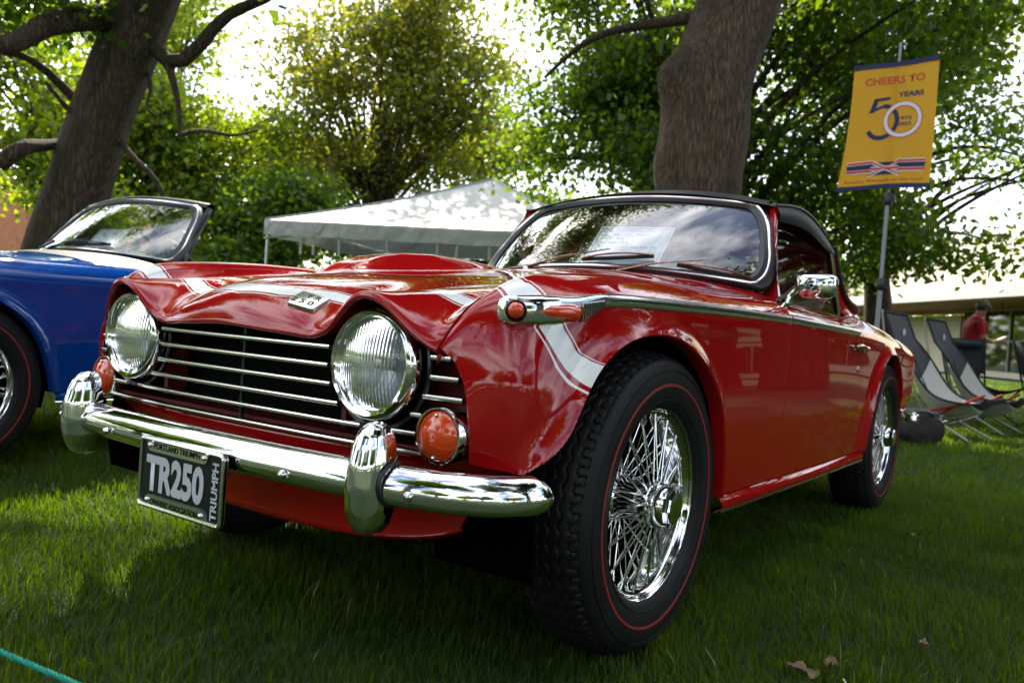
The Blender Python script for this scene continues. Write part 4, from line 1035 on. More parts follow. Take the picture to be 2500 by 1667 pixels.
def blades(n, d0, d1, wid, hgt, straw=0.0):
    D = np.sqrt(rng.random(n) * (d1 ** 2 - d0 ** 2) + d0 ** 2); S = (rng.random(n) * 2 - 1) * (.66 * D + .7)
    p = np.array(CAM_POS)[:2] + D[:, None] * np.array(GF)[:2] + S[:, None] * np.array(GR)[:2]
    cl = vnoise(p[:, 0] + 50, p[:, 1] + 50, .16, 3) * .6 + vnoise(p[:, 0] + 50, p[:, 1] + 50, .7, 4) * .4
    h = hgt * (.45 + .95 * cl) * (.6 + .7 * rng.random(n)); w = wid * (.6 + .8 * rng.random(n))
    az = rng.random(n) * 2 * PI; lean = (.15 + .9 * rng.random(n) ** 1.5) * h
    sweep = vnoise(p[:, 0] + 90, p[:, 1] + 20, .5, 8) * 2 * PI * 2
    dx = np.cos(az) * .85 + np.cos(sweep) * .35; dy = np.sin(az) * .85 + np.sin(sweep) * .35
    b = np.stack([p[:, 0], p[:, 1], np.full(n, -.010)], -1); side = np.stack([-np.sin(az), np.cos(az), 0 * az], -1) * w[:, None] / 2
    ld = np.stack([dx, dy, 0 * dx], -1)
    m_ = b + ld * (lean * .32)[:, None] + np.array([0, 0, 1]) * (h * .62)[:, None]; t = b + ld * lean[:, None] + np.array([0, 0, 1]) * h[:, None]
    V = np.stack([b - side, b + side, m_ + side * .85, m_ - side * .85, m_ - side * .85, m_ + side * .85, t + side * .12, t - side * .12], 1)
    c = np.clip(.15 + .55 * cl + .45 * (rng.random(n) - .35), 0, 1)
    return V.reshape(-1, 3), np.repeat(c, 2)
parts = [blades(170000, 1.15, 4.2, .0030, .046), blades(110000, 4.2, 10, .0065, .050), blades(60000, 10, 30, .018, .055)]
g = link('grass', quads('grass', np.concatenate([p[0] for p in parts]), 4, np.concatenate([p[1] for p in parts])), M['grass'])
tag(g, 'short green lawn grass around the parked cars', 'grass', kind='stuff')
V, c = blades(1500, 1.2, 6, .0022, .045)
st = link('dry_grass', quads('dry_grass', V, 4, c), M['straw']); tag(st, 'thin pale dry straws scattered through the lawn', 'straw', kind='stuff')
# barrier rope crossing the near corner
M['rope'] = mat('green_rope', (0.0, 0.22, 0.15), rough=0.6, bump=(600, .3, .0008))
ra, rb_ = px(-420, 1400, 1.28), px(420, 1765, 1.16)
mb = MB(); q = np.linspace(0, 1, 260); axis_ = np.array(rb_ - ra); e1 = np.cross(axis_, [0, 0, 1]); e1 /= np.linalg.norm(e1); e2 = np.cross(axis_, e1); e2 /= np.linalg.norm(e2)
for ph in (0, 2 * PI / 3, 4 * PI / 3):
    mb.tube([np.array(ra) + axis_ * t + .0021 * (math.cos(t * 190 + ph) * e1 + math.sin(t * 190 + ph) * e2) - np.array([0, 0, .004 * math.sin(PI * t)]) for t in q], .0026, 5)
tag(mb.build('barrier_rope', M['rope'], None), 'thin green barrier rope crossing the bottom left corner', 'rope')
def dry_leaf(x, y, size, seed, label):
    r2 = np.random.default_rng(seed); p = px(x, y, 1.0); v = p - CAM_POS; p = CAM_POS + v * ((.03 - CAM_POS.z) / v.z)
    n = 13; u = np.linspace(-1, 1, n); w = np.linspace(-1, 1, 7); az = r2.random() * 6.28
    G = np.array([[(a * size, b * size * .55 * math.sqrt(max(.02, 1 - a * a)) * (1 + .35 * math.sin(7 * a)), size * (.35 * a * a + .30 * b * b * math.sin(3 * a + seed) + .18 * r2.random())) for b in w] for a in u])
    c_, s_ = math.cos(az), math.sin(az); G = np.stack([G[..., 0] * c_ - G[..., 1] * s_, G[..., 0] * s_ + G[..., 1] * c_, G[..., 2]], -1)
    mb = MB(); mb.grid(G); o = mb.build('dry_leaf', M['dry_leaf'], None, True, 60); o.location = p; tag(o, label, 'leaf', 'dry leaves on the lawn')
dry_leaf(1960, 1640, .032, 1, 'larger dark curled dry leaf at the bottom edge of the lawn')
dry_leaf(2030, 1625, .022, 5, 'smaller dry leaf just right of the dark curled one')
dry_leaf(2255, 1568, .018, 2, 'small tan dry leaf in the lower right grass')
dry_leaf(2222, 1303, .020, 3, 'pale dry leaf in the grass behind the front wheel')
p0, p1 = px(2062, 1625, 1.62), px(2110, 1690, 1.50); p0.z = .05; p1.z = .035
mb = MB(); mb.tube([p0, (p0 + p1) / 2 + Vector((0, 0, .004)), p1], [.0018, .0024, .002], 6); tag(mb.build('twig', mat('bleached_twig', (.55, .53, .48), rough=.8)), 'short bleached twig lying in the bottom right grass', 'twig')

# ------------------------------------------------------------------ canopy tent
M['tent'] = mat('tent_fabric', (0.42, 0.44, 0.43), rough=0.5, bump=(4, .9, .07))
def translucent(m, col, fac):
    t = m.node_tree; b = t.nodes['Principled BSDF']; o = [n for n in t.nodes if n.type == 'OUTPUT_MATERIAL'][0]
    tr = N(t, 'ShaderNodeBsdfTranslucent'); tr.inputs['Color'].default_value = (*col, 1); x = N(t, 'ShaderNodeMixShader'); x.inputs[0].default_value = fac
    t.links.new(b.outputs[0], x.inputs[1]); t.links.new(tr.outputs[0], x.inputs[2]); t.links.new(x.outputs[0], o.inputs['Surface'])
translucent(M['tent'], (.45, .47, .43), .12)
M['tent_wall'] = mat('tent_wall_in_shade', (0.060, 0.065, 0.045), rough=0.8)  # olive colour paints in the shade on the white fabric under the canopy
lc, rc = gp(16.4, -4.95), gp(14.7, 1.85)
ax = (rc - lc).normalized(); S = (rc - lc).length; bk = Vector((-ax.y, ax.x, 0)); bk = bk if bk.dot(GF) > 0 else -bk
TC = lc + ax * S / 2 + bk * S / 2
TENT = empty('canopy_tent', (TC.x, TC.y, 0), math.atan2(ax.y, ax.x)); tag(TENT, 'white pyramid canopy tent with hanging straps behind the cars', 'tent')
h = S / 2; ze = 2.36; zp = 3.90; sag = .16
mb = MB(); n = 24
for k in range(4):
    a0 = [(-h, -h), (h, -h), (h, h), (-h, h)][k]; a1 = [(h, -h), (h, h), (-h, h), (-h, -h)][k]
    G = []
    for i in range(n + 1):
        v = i / n; row = []
        for j in range(n + 1):
            u = j / n; ex_, ey_ = a0[0] + (a1[0] - a0[0]) * u, a0[1] + (a1[1] - a0[1]) * u
            zz = ze + (zp - ze) * v - sag * math.sin(PI * v) * (.5 + .5 * math.sin(PI * u)) + .012 * math.sin(9 * u + 5 * v + k) * math.sin(PI * u)
            row.append((ex_ * (1 - v), ey_ * (1 - v), zz))
        G.append(row)
    mb.grid(np.array(G))
tr_ = mb.build('tent_roof', M['tent'], TENT, True, 30)
for k in range(4):
    a0 = [(-h, -h), (h, -h), (h, h), (-h, h)][k]; a1 = [(h, -h), (h, h), (-h, h), (-h, -h)][k]; mb = MB()
    G = [[(a0[0] + (a1[0] - a0[0]) * u * 1.0, a0[1] + (a1[1] - a0[1]) * u, ze - .29 * w + .01 * math.sin(40 * u) * w) for u in np.linspace(0, 1, 40)] for w in (0, .3, .6, 1)]
    G = np.array(G); nn = np.array([(0, -1), (1, 0), (0, 1), (-1, 0)][k]); G[..., 0] += nn[0] * .02; G[..., 1] += nn[1] * .02
    G[1:, :, 0] += nn[0] * .015 * np.sin(np.linspace(0, 60, 40)); G[1:, :, 1] += nn[1] * .015 * np.sin(np.linspace(0, 60, 40))
    mb.grid(G, flip=True); mb.build('valance', M['tent'], TENT)
for x, y in ((-h, -h), (h, -h), (h, h), (-h, h)):
    mb = MB(); mb.tube([(x * (1 - v), y * (1 - v), ze + (zp - ze) * v - sag * math.sin(PI * v) * .5 + .012) for v in np.linspace(0, 1, 20)], .022, 6); mb.build('hip_seam', M['tent'], tr_)
    mb = MB(); mb.tube([(x * .985, y * .985, -.01), (x * .985, y * .985, ze)], .03, 8); mb.build('tent_pole', M['alloy'], TENT)
for x in (-2.72, -2.45, -1.92, -.95, .05, .42, 1.05, 1.7):
    mb = MB(); mb.box((x, -h + .01, ze - .45), (.05, .006, .36), (0, R(random.uniform(-4, 4)), 0)); mb.build('tie_strap', M['tent'], TENT, False)
mb = MB(); mb.box((0, h * .93, 1.17), (h * 1.96, .03, 2.34)); mb.build('back_wall', M['tent_wall'], TENT, False)
mb = MB(); mb.box((-1.75, h * .93 - .2, 1.0), (.75, .04, 2.0)); mb.build('wall_panel', M['tent'], TENT, False)
mb = MB(); mb.tube([(-h, -h, 2.0), (-.9, -h * .5, 2.62)], .02, 6); mb.tube([(-h * .6, h * .5, 2.1), (h * .6, h * .5, 2.1)], .02, 6); mb.build('brace', M['alloy'], TENT)

# ------------------------------------------------------------------ banner on its pole
M['banner'] = mat('yellow_banner', (0.80, 0.40, 0.03), rough=0.7); translucent(M['banner'], (1.0, .55, .05), .62)
M['navy'] = mat('banner_navy', (0.012, 0.016, 0.075), rough=0.7); M['b_red'] = mat('banner_red', (0.52, 0.05, 0.02), rough=0.7); M['b_white'] = mat('banner_white', (0.62, 0.62, 0.68), rough=0.7)
M['pole'] = mat('grey_pole', (0.22, 0.23, 0.25), rough=0.45, metal=.4)
bl_, br_ = px(2080, 169, 6.05), px(2295, 142, 5.69); bl_.z = br_.z = 0; bd_ = (br_ - bl_); BWd = bd_.length; pc = px(2165, 480, 5.92); pc.z = 0
BAN = empty('banner', (pc.x, pc.y, 0), math.atan2(bd_.y, bd_.x)); tag(BAN, 'yellow anniversary banner on a grey telescopic pole behind the red car', 'banner')
mb = MB(); mb.tube([(0, .03, -.02), (0, .03, 1.18)], .0185, 12); mb.tube([(0, .03, 1.18), (0, .03, 1.78)], .0150, 12); mb.tube([(0, .03, 1.78), (0, .03, 2.86)], .0095, 10); mb.build('pole', M['pole'], BAN)
for z in (1.16, 1.76):
    mb = MB(); mb.lathe([(-.04, .0001), (-.04, .026), (-.02, .030), (.03, .030), (.045, .024), (.045, .0001)], 16, 'z', (0, .03, z)); mb.box((.035, .03, z), (.03, .03, .045)); mb.build('pole_clamp', M['black_gloss'], BAN, True, 40)
zb0, zb1 = 1.83, 2.72; off = float((Vector((bl_ + br_) / 2) - pc).dot(bd_.normalized()))
def bsurf(u, v, lift=0.0):      # u across 0..1, v up 0..1
    x = off + (u - .5) * BWd * (1.0 - .02 * v) - .055 * (1 - v) ** 2 * (1.15 - u); y = -.012 - lift + .030 * math.sin(2.3 * u + 1.2) * (1 - .6 * v) + .01 * math.sin(7 * u + 4 * v)
    return np.array([x, y, zb0 + (zb1 - zb0) * v + .010 * math.sin(PI * u) * (1 - v)])
mb = MB(); mb.grid(np.array([[bsurf(u, v) for u in np.linspace(0, 1, 31)] for v in np.linspace(0, 1, 41)])); bn = mb.build('banner_cloth', M['banner'], BAN)
for v0, v1 in ((-.005, .030), (.962, 1.0)):
    mb = MB(); mb.grid(np.array([[bsurf(u, v, .004) for u in np.linspace(-.005, 1.005, 31)] for v in (v0, v1)])); mb.grid(np.array([[bsurf(u, v, -.004) for u in np.linspace(-.005, 1.005, 31)] for v in (v0, v1)]), flip=True); mb.build('hem', M['navy'], bn)
def on_banner(o, lift):
    me = o.data; n_ = len(me.vertices); co = np.zeros(n_ * 3, np.float32); me.vertices.foreach_get('co', co); co = co.reshape(-1, 3)
    new = np.array([bsurf(a, b, lift) for a, b in co[:, :2]]); me.vertices.foreach_set('co', new.astype(np.float32).ravel()); me.update()
def btext(t, u, v, w, h_, m_, bold=.004, shear=0, lift=.003):
    o = text('lettering', t, .1, m_, bn, Matrix.Translation((u, v, 0)), maxw=w, maxh=h_, bold=bold, shear=shear); on_banner(o, lift)
btext('CHEERS TO', .50, .855, .70, .060, M['b_red'], .003); btext('YEARS', .70, .735, .30, .042, M['navy'], .004)
btext('1972', .66, .545, .15, .026, M['navy'], .003); btext('2022', .66, .500, .15, .026, M['navy'], .003)
btext('Keeping Triumphs on the road', .50, .060, .86, .026, M['b_red'], .002, .25)
def bpoly(pts, m_, lift):
    mb = MB(); P = np.array(pts, float); mb.add([bsurf(a, b, lift) for a, b in P], [tuple(range(len(P)))]); mb.build('print', m_, bn, False)
def barc(cx, cy, rx, ry, r0, r1, t0, t1, m_, lift, n=40):
    mb = MB(); a = np.linspace(t0, t1, n); mb.grid(np.array([[bsurf(cx + rx * r * math.cos(t), cy + ry * r * math.sin(t), lift) for t in a] for r in (r0, (r0 + r1) / 2, r1)])); mb.build('print', m_, bn)
barc(.40, .525, .185, .135, .80, 1.06, R(-150), R(88), M['navy'], .0035)                       # bowl of the 5
bpoly([(.24, .605), (.30, .605), (.345, .715), (.285, .715)], M['navy'], .0035); bpoly([(.30, .690), (.47, .700), (.47, .722), (.295, .715)], M['navy'], .0040); bpoly([(.235, .600), (.41, .640), (.41, .664), (.24, .622)], M['navy'], .0036)
for r0, r1, m_, l in ((.78, 1.08, M['b_red'], .0044), (.83, 1.03, M['b_white'], .0050)): barc(.635, .535, .205, .135, r0, r1, 0, 2 * PI, m_, l, 60)
def ribbon(sx):      # ribbon tails and flag knot under the number
    f = lambda u, v: (.5 + sx * (u - .5), v)
    for (v0, v1, m_) in ((.125, .225, M['b_white']), (.132, .152, M['b_red']), (.157, .195, M['navy']), (.200, .218, M['b_red'])):
        bpoly([f(.64, v0), f(.93 - .3 * abs(v0 - .175), v0), f(.93 - .3 * abs(v1 - .175) + .02, v1), f(.64, v1)], m_, .003 + .0006 * (m_ is not M['b_white']))
ribbon(1); ribbon(-1)
bpoly([(.33, .105), (.67, .105), (.64, .205), (.36, .205)], M['navy'], .0042)
for a, b in (((.33, .105), (.64, .205)), ((.36, .205), (.67, .105))):
    for w_, m_, l in ((.016, M['b_white'], .0048), (.007, M['b_red'], .0053)): bpoly([(a[0], a[1] - w_), (b[0], b[1] - w_), (b[0], b[1] + w_), (a[0], a[1] + w_)], m_, l)
for w_, m_, l in ((.017, M['b_white'], .0057), (.010, M['b_red'], .0062)): bpoly([(.345, .155 - w_), (.655, .155 - w_), (.655, .155 + w_), (.345, .155 + w_)], m_, l)
btext('1972', .22, .175, .10, .018, M['navy'], .002, 0, .0045); btext('2022', .78, .175, .10, .018, M['navy'], .002, 0, .0045)
# ------------------------------------------------------------------ camp chairs and bag
M['mesh_grey'] = mat('grey_mesh_fabric', (0.40, 0.41, 0.37), rough=0.8, bump=(300, .3, .001)); M['char'] = mat('charcoal_fabric', (0.050, 0.053, 0.060), rough=0.8, bump=(240, .3, .001))
M['blk_fab'] = mat('black_fabric', (0.012, 0.013, 0.015), rough=0.85); M['tube'] = mat('grey_tube', (0.30, 0.30, 0.28), rough=0.4, metal=.6); M['tube_red'] = mat('red_tube', (0.30, 0.012, 0.015), rough=0.35, metal=.3)
M['patch'] = mat('logo_patch', (.45, .55, .65), rough=.7)
def sling_chair(D, L_, ang, label, z0=0.0):
    p = gp(D, L_); K = empty('camp_chair', (p.x, p.y, z0), ang); tag(K, label, 'chair', 'grey high-back camp chairs')
    # local: x forward (seat front at +x), y across
    prof = path([(-.46, 1.10), (-.40, .93), (-.28, .66), (-.10, .36), (.06, .25), (.24, .31), (.42, .42)], 40)[:, :2] if False else None
    t = np.array([(-.46, 0, 1.06), (-.39, 0, .90), (-.29, 0, .62), (-.16, 0, .34), (.02, 0, .16), (.20, 0, .19), (.42, 0, .38)]); P = path(t, 41)
    hw = np.interp(np.linspace(0, 1, 41), [0, .15, .45, .7, 1], [.25, .26, .29, .30, .25])
    def pt(i, s): return np.array([P[i][0], s * hw[i], P[i][2] + .24 * abs(s) ** 1.6 * math.sin(PI * min(1, max(0, (i / 40 - .16) / .80)))])
    ss = np.linspace(-1, 1, 15)
    def piece(i0, i1, s0, s1, name, m_):
        mb = MB(); a = [s for s in np.linspace(s0, s1, 9)]; G = np.array([[pt(i, s) for s in a] for i in range(i0, i1 + 1)]); mb.grid(G); 
        o = mb.build(name, m_, K); so = o.modifiers.new('thick', 'SOLIDIFY'); so.thickness = .004; return o
    piece(0, 17, -1, 1, 'back_panel', M['char']); piece(17, 36, -1, -.35, 'side_panel', M['mesh_grey']); piece(17, 36, -.35, .35, 'seat_panel', M['mesh_grey']); piece(17, 36, .35, 1, 'side_panel', M['mesh_grey']); piece(36, 40, -1, 1, 'front_pocket', M['char'])
    for s in (-1, 1):
        mb = MB(); mb.tube([pt(i, s) for i in range(0, 41)], .010, 6); mb.build('edge_binding', M['blk_fab'], K)
    for s in (-.35, .35):
        mb = MB(); mb.tube([pt(i, s) + [0, 0, .003] for i in range(12, 41)], .006, 5); mb.build('seam_binding', M['blk_fab'], K)
    mb = MB(); mb.tube([pt(0, s) for s in ss], .012, 6); mb.build('edge_binding', M['blk_fab'], K)
    q = (pt(5, 0) + [.012, 0, .008]); mb = MB(); mb.lathe([(0, .032), (.004, .032), (.004, .0005)], 20, 'x', tuple(q)); mb.build('logo_patch', M['patch'], K)
    for s in (-1, 1):
        mb = MB(); mb.tube(path([(-.22, .20 * s, .17), (0, .24 * s, .24), (.22, .26 * s, .31), (.40, .24 * s, .41)], 12), .011, 8); mb.build('seat_rail', M['tube_red'], K)
        mb = MB(); mb.tube(path([(-.22, .20 * s, .17), (-.38, .22 * s, .55), (-.50, .20 * s, 1.08)], 12), .010, 8); mb.build('back_rail', M['tube'], K)
        mb = MB(); mb.tube([(-.05, .20 * s, .20), (.36, .29 * s, 0)], .010, 8); mb.build('leg', M['tube'], K)
        mb = MB(); mb.tube([(.08, .20 * s, .20), (-.40, .30 * s, 0)], .010, 8); mb.build('leg', M['tube'], K)
        mb = MB(); mb.tube([(.05, .20 * s, .20), (.18, .25 * s, .30)], .009, 8); mb.build('strut', M['tube_red'], K)
    for x in (-.05, .08):
        mb = MB(); mb.tube([(x, -.21, .20), (x, .21, .20)], .009, 8); mb.build('cross_bar', M['tube'], K)
    return K
ch_ang = math.atan2((GR * .70 - GF * .71).y, (GR * .70 - GF * .71).x)
sling_chair(7.35, 3.78, ch_ang, 'grey high-back camp chair nearest the red car\'s tail', -.01)
sling_chair(8.15, 4.55, ch_ang, 'grey high-back camp chair behind the nearest one, round badge showing', -.01)
def black_chair(D, L_, ang, label, k=1.0):
    p = gp(D, L_); K = empty('folding_chair', (p.x, p.y, -.01), ang); tag(K, label, 'chair', 'black folding camp chairs')
    mb = MB(); ys = np.linspace(-1, 1, 11)
    mb.grid(np.array([[(x - .03 * (1 - y * y), y * w * k, z) for y in ys] for x, w, z in ((-.34, .30, .92), (-.31, .30, .80), (-.27, .27, .62), (-.23, .25, .55))])); o = mb.build('backrest', M['blk_fab'], K); so = o.modifiers.new('t', 'SOLIDIFY'); so.thickness = .008
    mb = MB(); mb.tube([(-.315, -.22 * k, .86), (-.315, 0, .855), (-.315, .22 * k, .86)], [.035, .04, .035], 8); mb.build('head_cushion', M['blk_fab'], K)
    mb = MB(); mb.grid(np.array([[(x, y * w * k, z - .05 * (1 - y * y)) for y in ys] for x, w, z in ((-.24, .25, .42), (-.05, .27, .38), (.15, .28, .40), (.26, .27, .45))])); o = mb.build('seat', M['blk_fab'], K); so = o.modifiers.new('t', 'SOLIDIFY'); so.thickness = .008
    for s in (-1, 1):
        mb = MB(); mb.tube([(-.35, .30 * s * k, .93), (-.24, .25 * s * k, .45), (-.10, .14 * s * k, .22)], .011, 8); mb.build('back_rail', M['blk_fab'], K)
        mb = MB(); mb.tube([(.26, .27 * s * k, .45), (.10, .14 * s * k, .22)], .011, 8); mb.build('seat_rail', M['blk_fab'], K)
        for x in (-.30, .30):
            mb = MB(); mb.tube([(0, .10 * s * k, .22), (x, .30 * s * k, 0)], .010, 8); mb.build('leg', M['blk_fab'], K)
        mb = MB(); mb.box((0, .12 * s * k, .22), (.24, .05, .05)); mb.build('hub', M['blk_fab'], K)
    mb = MB(); mb.tube([(0, -.12 * k, .22), (0, .12 * k, .22)], .010, 8); mb.build('cross_bar', M['tube'], K)
ba = math.atan2((-GF * .92 + GR * .25).y, (-GF * .92 + GR * .25).x)
black_chair(9.0, 5.05, ba, 'black folding chair with padded head roll facing the lawn')
black_chair(8.6, 5.62, ba + R(75), 'black low folding chair cut by the right picture edge')
black_chair(10.4, 4.28, ba + R(20), 'black folding chair half hidden behind the grey camp chairs')
p = gp(6.55, 3.12); mb = MB(); G = []
for i, u in enumerate(np.linspace(-1, 1, 15)):
    e = max(.25, (1 - abs(u) ** 6) ** .5)
    G.append([(u * .24, .14 * e * np.sign(math.cos(t)) * abs(math.cos(t)) ** .55, .13 + (.120 + .03 * math.sin(4 * u + .8)) * e * np.sign(math.sin(t)) * abs(math.sin(t)) ** .55) for t in np.linspace(0, 2 * PI, 21)[:-1]])
mb.loft(np.array(G), flip=True); bag = mb.build('duffel_bag', mat('dark_brown_canvas', (0.016, 0.010, 0.009), rough=.75, bump=(14, .6, .03)), None, True, 50); bag.location = (p.x, p.y, -.012); bag.scale = (1.15, 1.15, .98); bag.rotation_euler = (0, 0, math.atan2(GR.y, GR.x) + .3)
tag(bag, 'dark brown duffel bag lying on the grass behind the red car', 'bag')
mb = MB(); mb.tube(path([(-.13, -.10, .22), (-.07, -.13, .262), (.05, -.13, .266), (.12, -.10, .22)], 14), .010, 6); mb.build('bag_handle', M['blk_fab'], bag)
mb = MB(); mb.box((0, -.01, .262), (.34, .16, .03), (R(8), 0, 0)); mb.build('bag_flap', M['char'], bag)

# ------------------------------------------------------------------ man in the red shirt
M['skin'] = mat('skin', (0.42, 0.22, 0.15), rough=0.55); M['shirt'] = mat('red_polo', (0.36, 0.010, 0.014), rough=0.8, bump=(30, .3, .01)); M['trouser'] = mat('navy_trousers', (0.012, 0.014, 0.025), rough=0.85)
M['cap'] = mat('khaki_cap', (0.14, 0.125, 0.10), rough=0.85); M['hair'] = mat('dark_hair', (0.03, 0.025, 0.02), rough=0.6)
def person(loc, ang, label):
    K = empty('person', loc, ang); K.scale = (1.16, 1.20, .98); tag(K, label, 'person')      # local: faces +x, left side +y
    V = [(0, 0, .96), (.01, 0, 1.16), (.0, 0, 1.36), (.03, 0, 1.47), (.075, 0, 1.535), (.10, 0, 1.60), (.105, 0, 1.67)]; Rr = [(.17, .19), (.155, .19), (.13, .20), (.06, .07), (.055, .06), (.085, .075), (.08, .07)]
    E = [(0, 1), (1, 2), (2, 3), (3, 4), (4, 5), (5, 6)]; zone = [1, 0, 0, 0, 2, 2, 2]
    def add(p_, r_, prev, z_): V.append(p_); Rr.append((r_, r_) if np.isscalar(r_) else r_); E.append((prev, len(V) - 1)); zone.append(z_); return len(V) - 1
    for s in (-1, 1):
        i = add((.01, .10 * s, .90), .10, 0, 1); i = add((.03, .11 * s, .50), .072, i, 1); i = add((.0, .12 * s, .12), .050, i, 1); i = add((.02, .12 * s, .04), .045, i, 3); add((.18, .13 * s, .03), .035, i, 3)
        i = add((.0, .19 * s, 1.38), .065, 2, 0); i = add((.02, .235 * s, 1.10), .050, i, 0); i = add((.18, .17 * s, 1.03), .038, i, 2); i = add((.30, .09 * s, 1.06), .026, i, 2); h_ = add((.35, .07 * s, 1.07), .026, i, 2)
        for k in range(4):
            a = add((.39, (.07 + (k - 1.5) * .016) * s, 1.075 - .004 * k), .009, h_, 2); add((.43 - .006 * abs(k - 1), (.06 + (k - 1.5) * .013) * s, 1.060), .008, a, 2)
        a = add((.355, .035 * s, 1.085), .010, h_, 2); add((.39, .025 * s, 1.085), .008, a, 2)
    me = bpy.data.meshes.new('body'); me.from_pydata(V, E, []); ob = bpy.data.objects.new('body', me); COL.objects.link(ob)
    sk = ob.modifiers.new('skin', 'SKIN'); sk.use_smooth_shade = True
    for v, r_ in zip(me.skin_vertices[0].data, Rr): v.radius = r_
    me.skin_vertices[0].data[0].use_root = True
    sb = ob.modifiers.new('sub', 'SUBSURF'); sb.levels = 2; sb.render_levels = 2
    dg = bpy.context.evaluated_depsgraph_get(); dg.update(); fin = bpy.data.meshes.new_from_object(ob.evaluated_get(dg)); bpy.data.objects.remove(ob)
    for _ in range(4): fin.materials.append(None)
    A = np.array(V); Z = np.array(zone)
    for pl in fin.polygons:
        c = np.array(pl.center); k = ((A - c) ** 2).sum(1).argmin(); z_ = Z[k]
        if z_ == 1 and c[2] > .93: z_ = 0
        if z_ == 0 and c[2] < .86: z_ = 1
        if z_ == 0 and abs(c[1]) > .17 and c[2] < 1.14: z_ = 2
        pl.material_index = int(z_); pl.use_smooth = True
    b = link('body', fin, [M['shirt'], M['trouser'], M['skin'], M['blk_fab']], K)
    mb = MB(); mb.lathe([(.095, .001), (.09, .04), (.07, .075), (.03, .093), (-.005, .098), (-.012, .094)][::-1], 24, 'z', (.095, 0, 1.665)); 
    mb.grid(np.array([[(.095 + r_ * math.cos(t), r_ * 1.0 * math.sin(t) * .85, 1.66 - .03 * (r_ > .12) - .02 * (r_ - .09)) for t in np.linspace(-.95, .95, 11)] for r_ in (.092, .13, .175)])); cp = mb.build('cap', M['cap'], K); 
    mb = MB(); mb.lathe([(.06, .085), (.0, .092), (-.04, .080), (-.06, .05)], 20, 'z', (.088, 0, 1.625)); mb.build('hair', M['hair'], K)
    mb = MB(); mb.tube([(.185, 0, 1.635), (.205, 0, 1.612), (.188, 0, 1.605)], [.010, .013, .008], 6); mb.build('nose', M['skin'], K)
    for s in (-1, 1):
        mb = MB(); mb.lathe([(-.006, .001), (-.004, .020), (.004, .022), (.008, .012), (.008, .001)], 10, 'y', (.10, .083 * s, 1.62)); mb.build('ear', M['skin'], K)
    return K
mp_ = gp(14.6, 7.95); pa = math.atan2((GR * .85 - GF * .1).y, (GR * .85 - GF * .1).x)
MAN = person((mp_.x, mp_.y, 0), pa, 'person in a red polo and khaki cap reading a paper')
hp_ = mp_ + Vector((math.cos(pa), math.sin(pa), 0)) * .44
mb = MB(); mb.box((0, 0, 0), (.20, .15, .004)); nt_ = mb.build('note_paper', mat('note_white', (.8, .8, .78), rough=.7), None, False); nt_.location = (hp_.x, hp_.y, 1.085); nt_.rotation_euler = (0, R(-28), pa); tag(nt_, 'small white paper held by the person in red', 'paper')

# ------------------------------------------------------------------ glazed pavilion to the right, brick house at the far left
M['cream'] = mat('cream_render', (0.66, 0.60, 0.46), rough=0.85, var=(1.2, .95, 1.03)); M['fascia'] = mat('pale_fascia', (0.52, 0.52, 0.48), rough=.7); M['soffit'] = mat('cedar_soffit', (0.58, 0.26, 0.10), rough=.6, var=(8, .85, 1.15))
M['white_roof'] = mat('white_roof', (0.78, 0.77, 0.73), rough=.6); M['mull'] = mat('mullion', (0.40, 0.39, 0.33), rough=.5); M['pane'] = mat('window_pane', (0.012, 0.014, 0.012), rough=0.04, spec=.9)
M['lampwhite'] = mat('lamp_enamel', (.8, .8, .76), rough=.4)
fo = gp(24, 19.2); fx = GF                                # facade runs away from the camera, faces left
BLD = empty('pavilion', (fo.x, fo.y, 0), math.atan2(fx.y, fx.x)); tag(BLD, 'cream pavilion with cedar soffit and tall glazing behind the chairs', 'building')
# local: x along facade (away), y: +y points to the viewer's left (towards the lawn)
def part(name, m_, c_, d_, K=BLD): mb = MB(); mb.box(c_, d_); return mb.build(name, m_, K, False)
part('upper_wall', M['cream'], (15, -4.2, 5.3), (64, .3, 3.6)); part('end_wall', M['cream'], (24.5, -2.6, 1.4), (15, .3, 2.8))
part('roof', M['white_roof'], (12, -1.8, 3.52), (46, 5.8, .10)); part('parapet', M['white_roof'], (15, -3.6, 3.80), (60, .12, .5)); part('fascia', M['fascia'], (12, 1.16, 3.28), (46, .12, .36))
for k in range(23): part('soffit_board', M['soffit'], (-10 + 2 * k, -1.7, 3.09 + .001 * (k % 2)), (1.985, 5.5, .04))
part('back_wall', M['cream'], (12, -5.5, 1.5), (46, .2, 3.0)); part('plinth', M['cream'], (3, -2.6, .12), (28, .25, .24))
for k in range(13):
    x = -9 + 2.0 * k
    part('mullion', M['mull'], (x, -2.55, 1.62), (.07, .12, 2.8)); 
    for z in (.24, 1.62, 3.0): part('rail', M['mull'], (x + 1, -2.552, z), (1.93, .10, .06))
    for z in (.93, 2.31): part('pane', M['pane'], (x + 1, -2.58, z), (1.93, .02, 1.32))
LMP = empty('pendant_lamp', tuple(BLD.matrix_basis @ Vector((9.0, .2, 2.35)))); tag(LMP, 'white dome pendant lamp under the pavilion soffit', 'lamp')
mb = MB(); mb.lathe([(.16, .02), (.15, .12), (.08, .24), (0, .32), (-.01, .32), (.07, .22), (.13, .11)], 24, 'z'); mb.build('lamp_shade', M['lampwhite'], LMP); mb = MB(); mb.tube([(0, 0, .15), (0, 0, .72)], .012, 6); mb.build('lamp_cord', M['black'], LMP)
M['brick'] = mat('terracotta_wall', (0.42, 0.17, 0.09), rough=.85, var=(3, .85, 1.1))
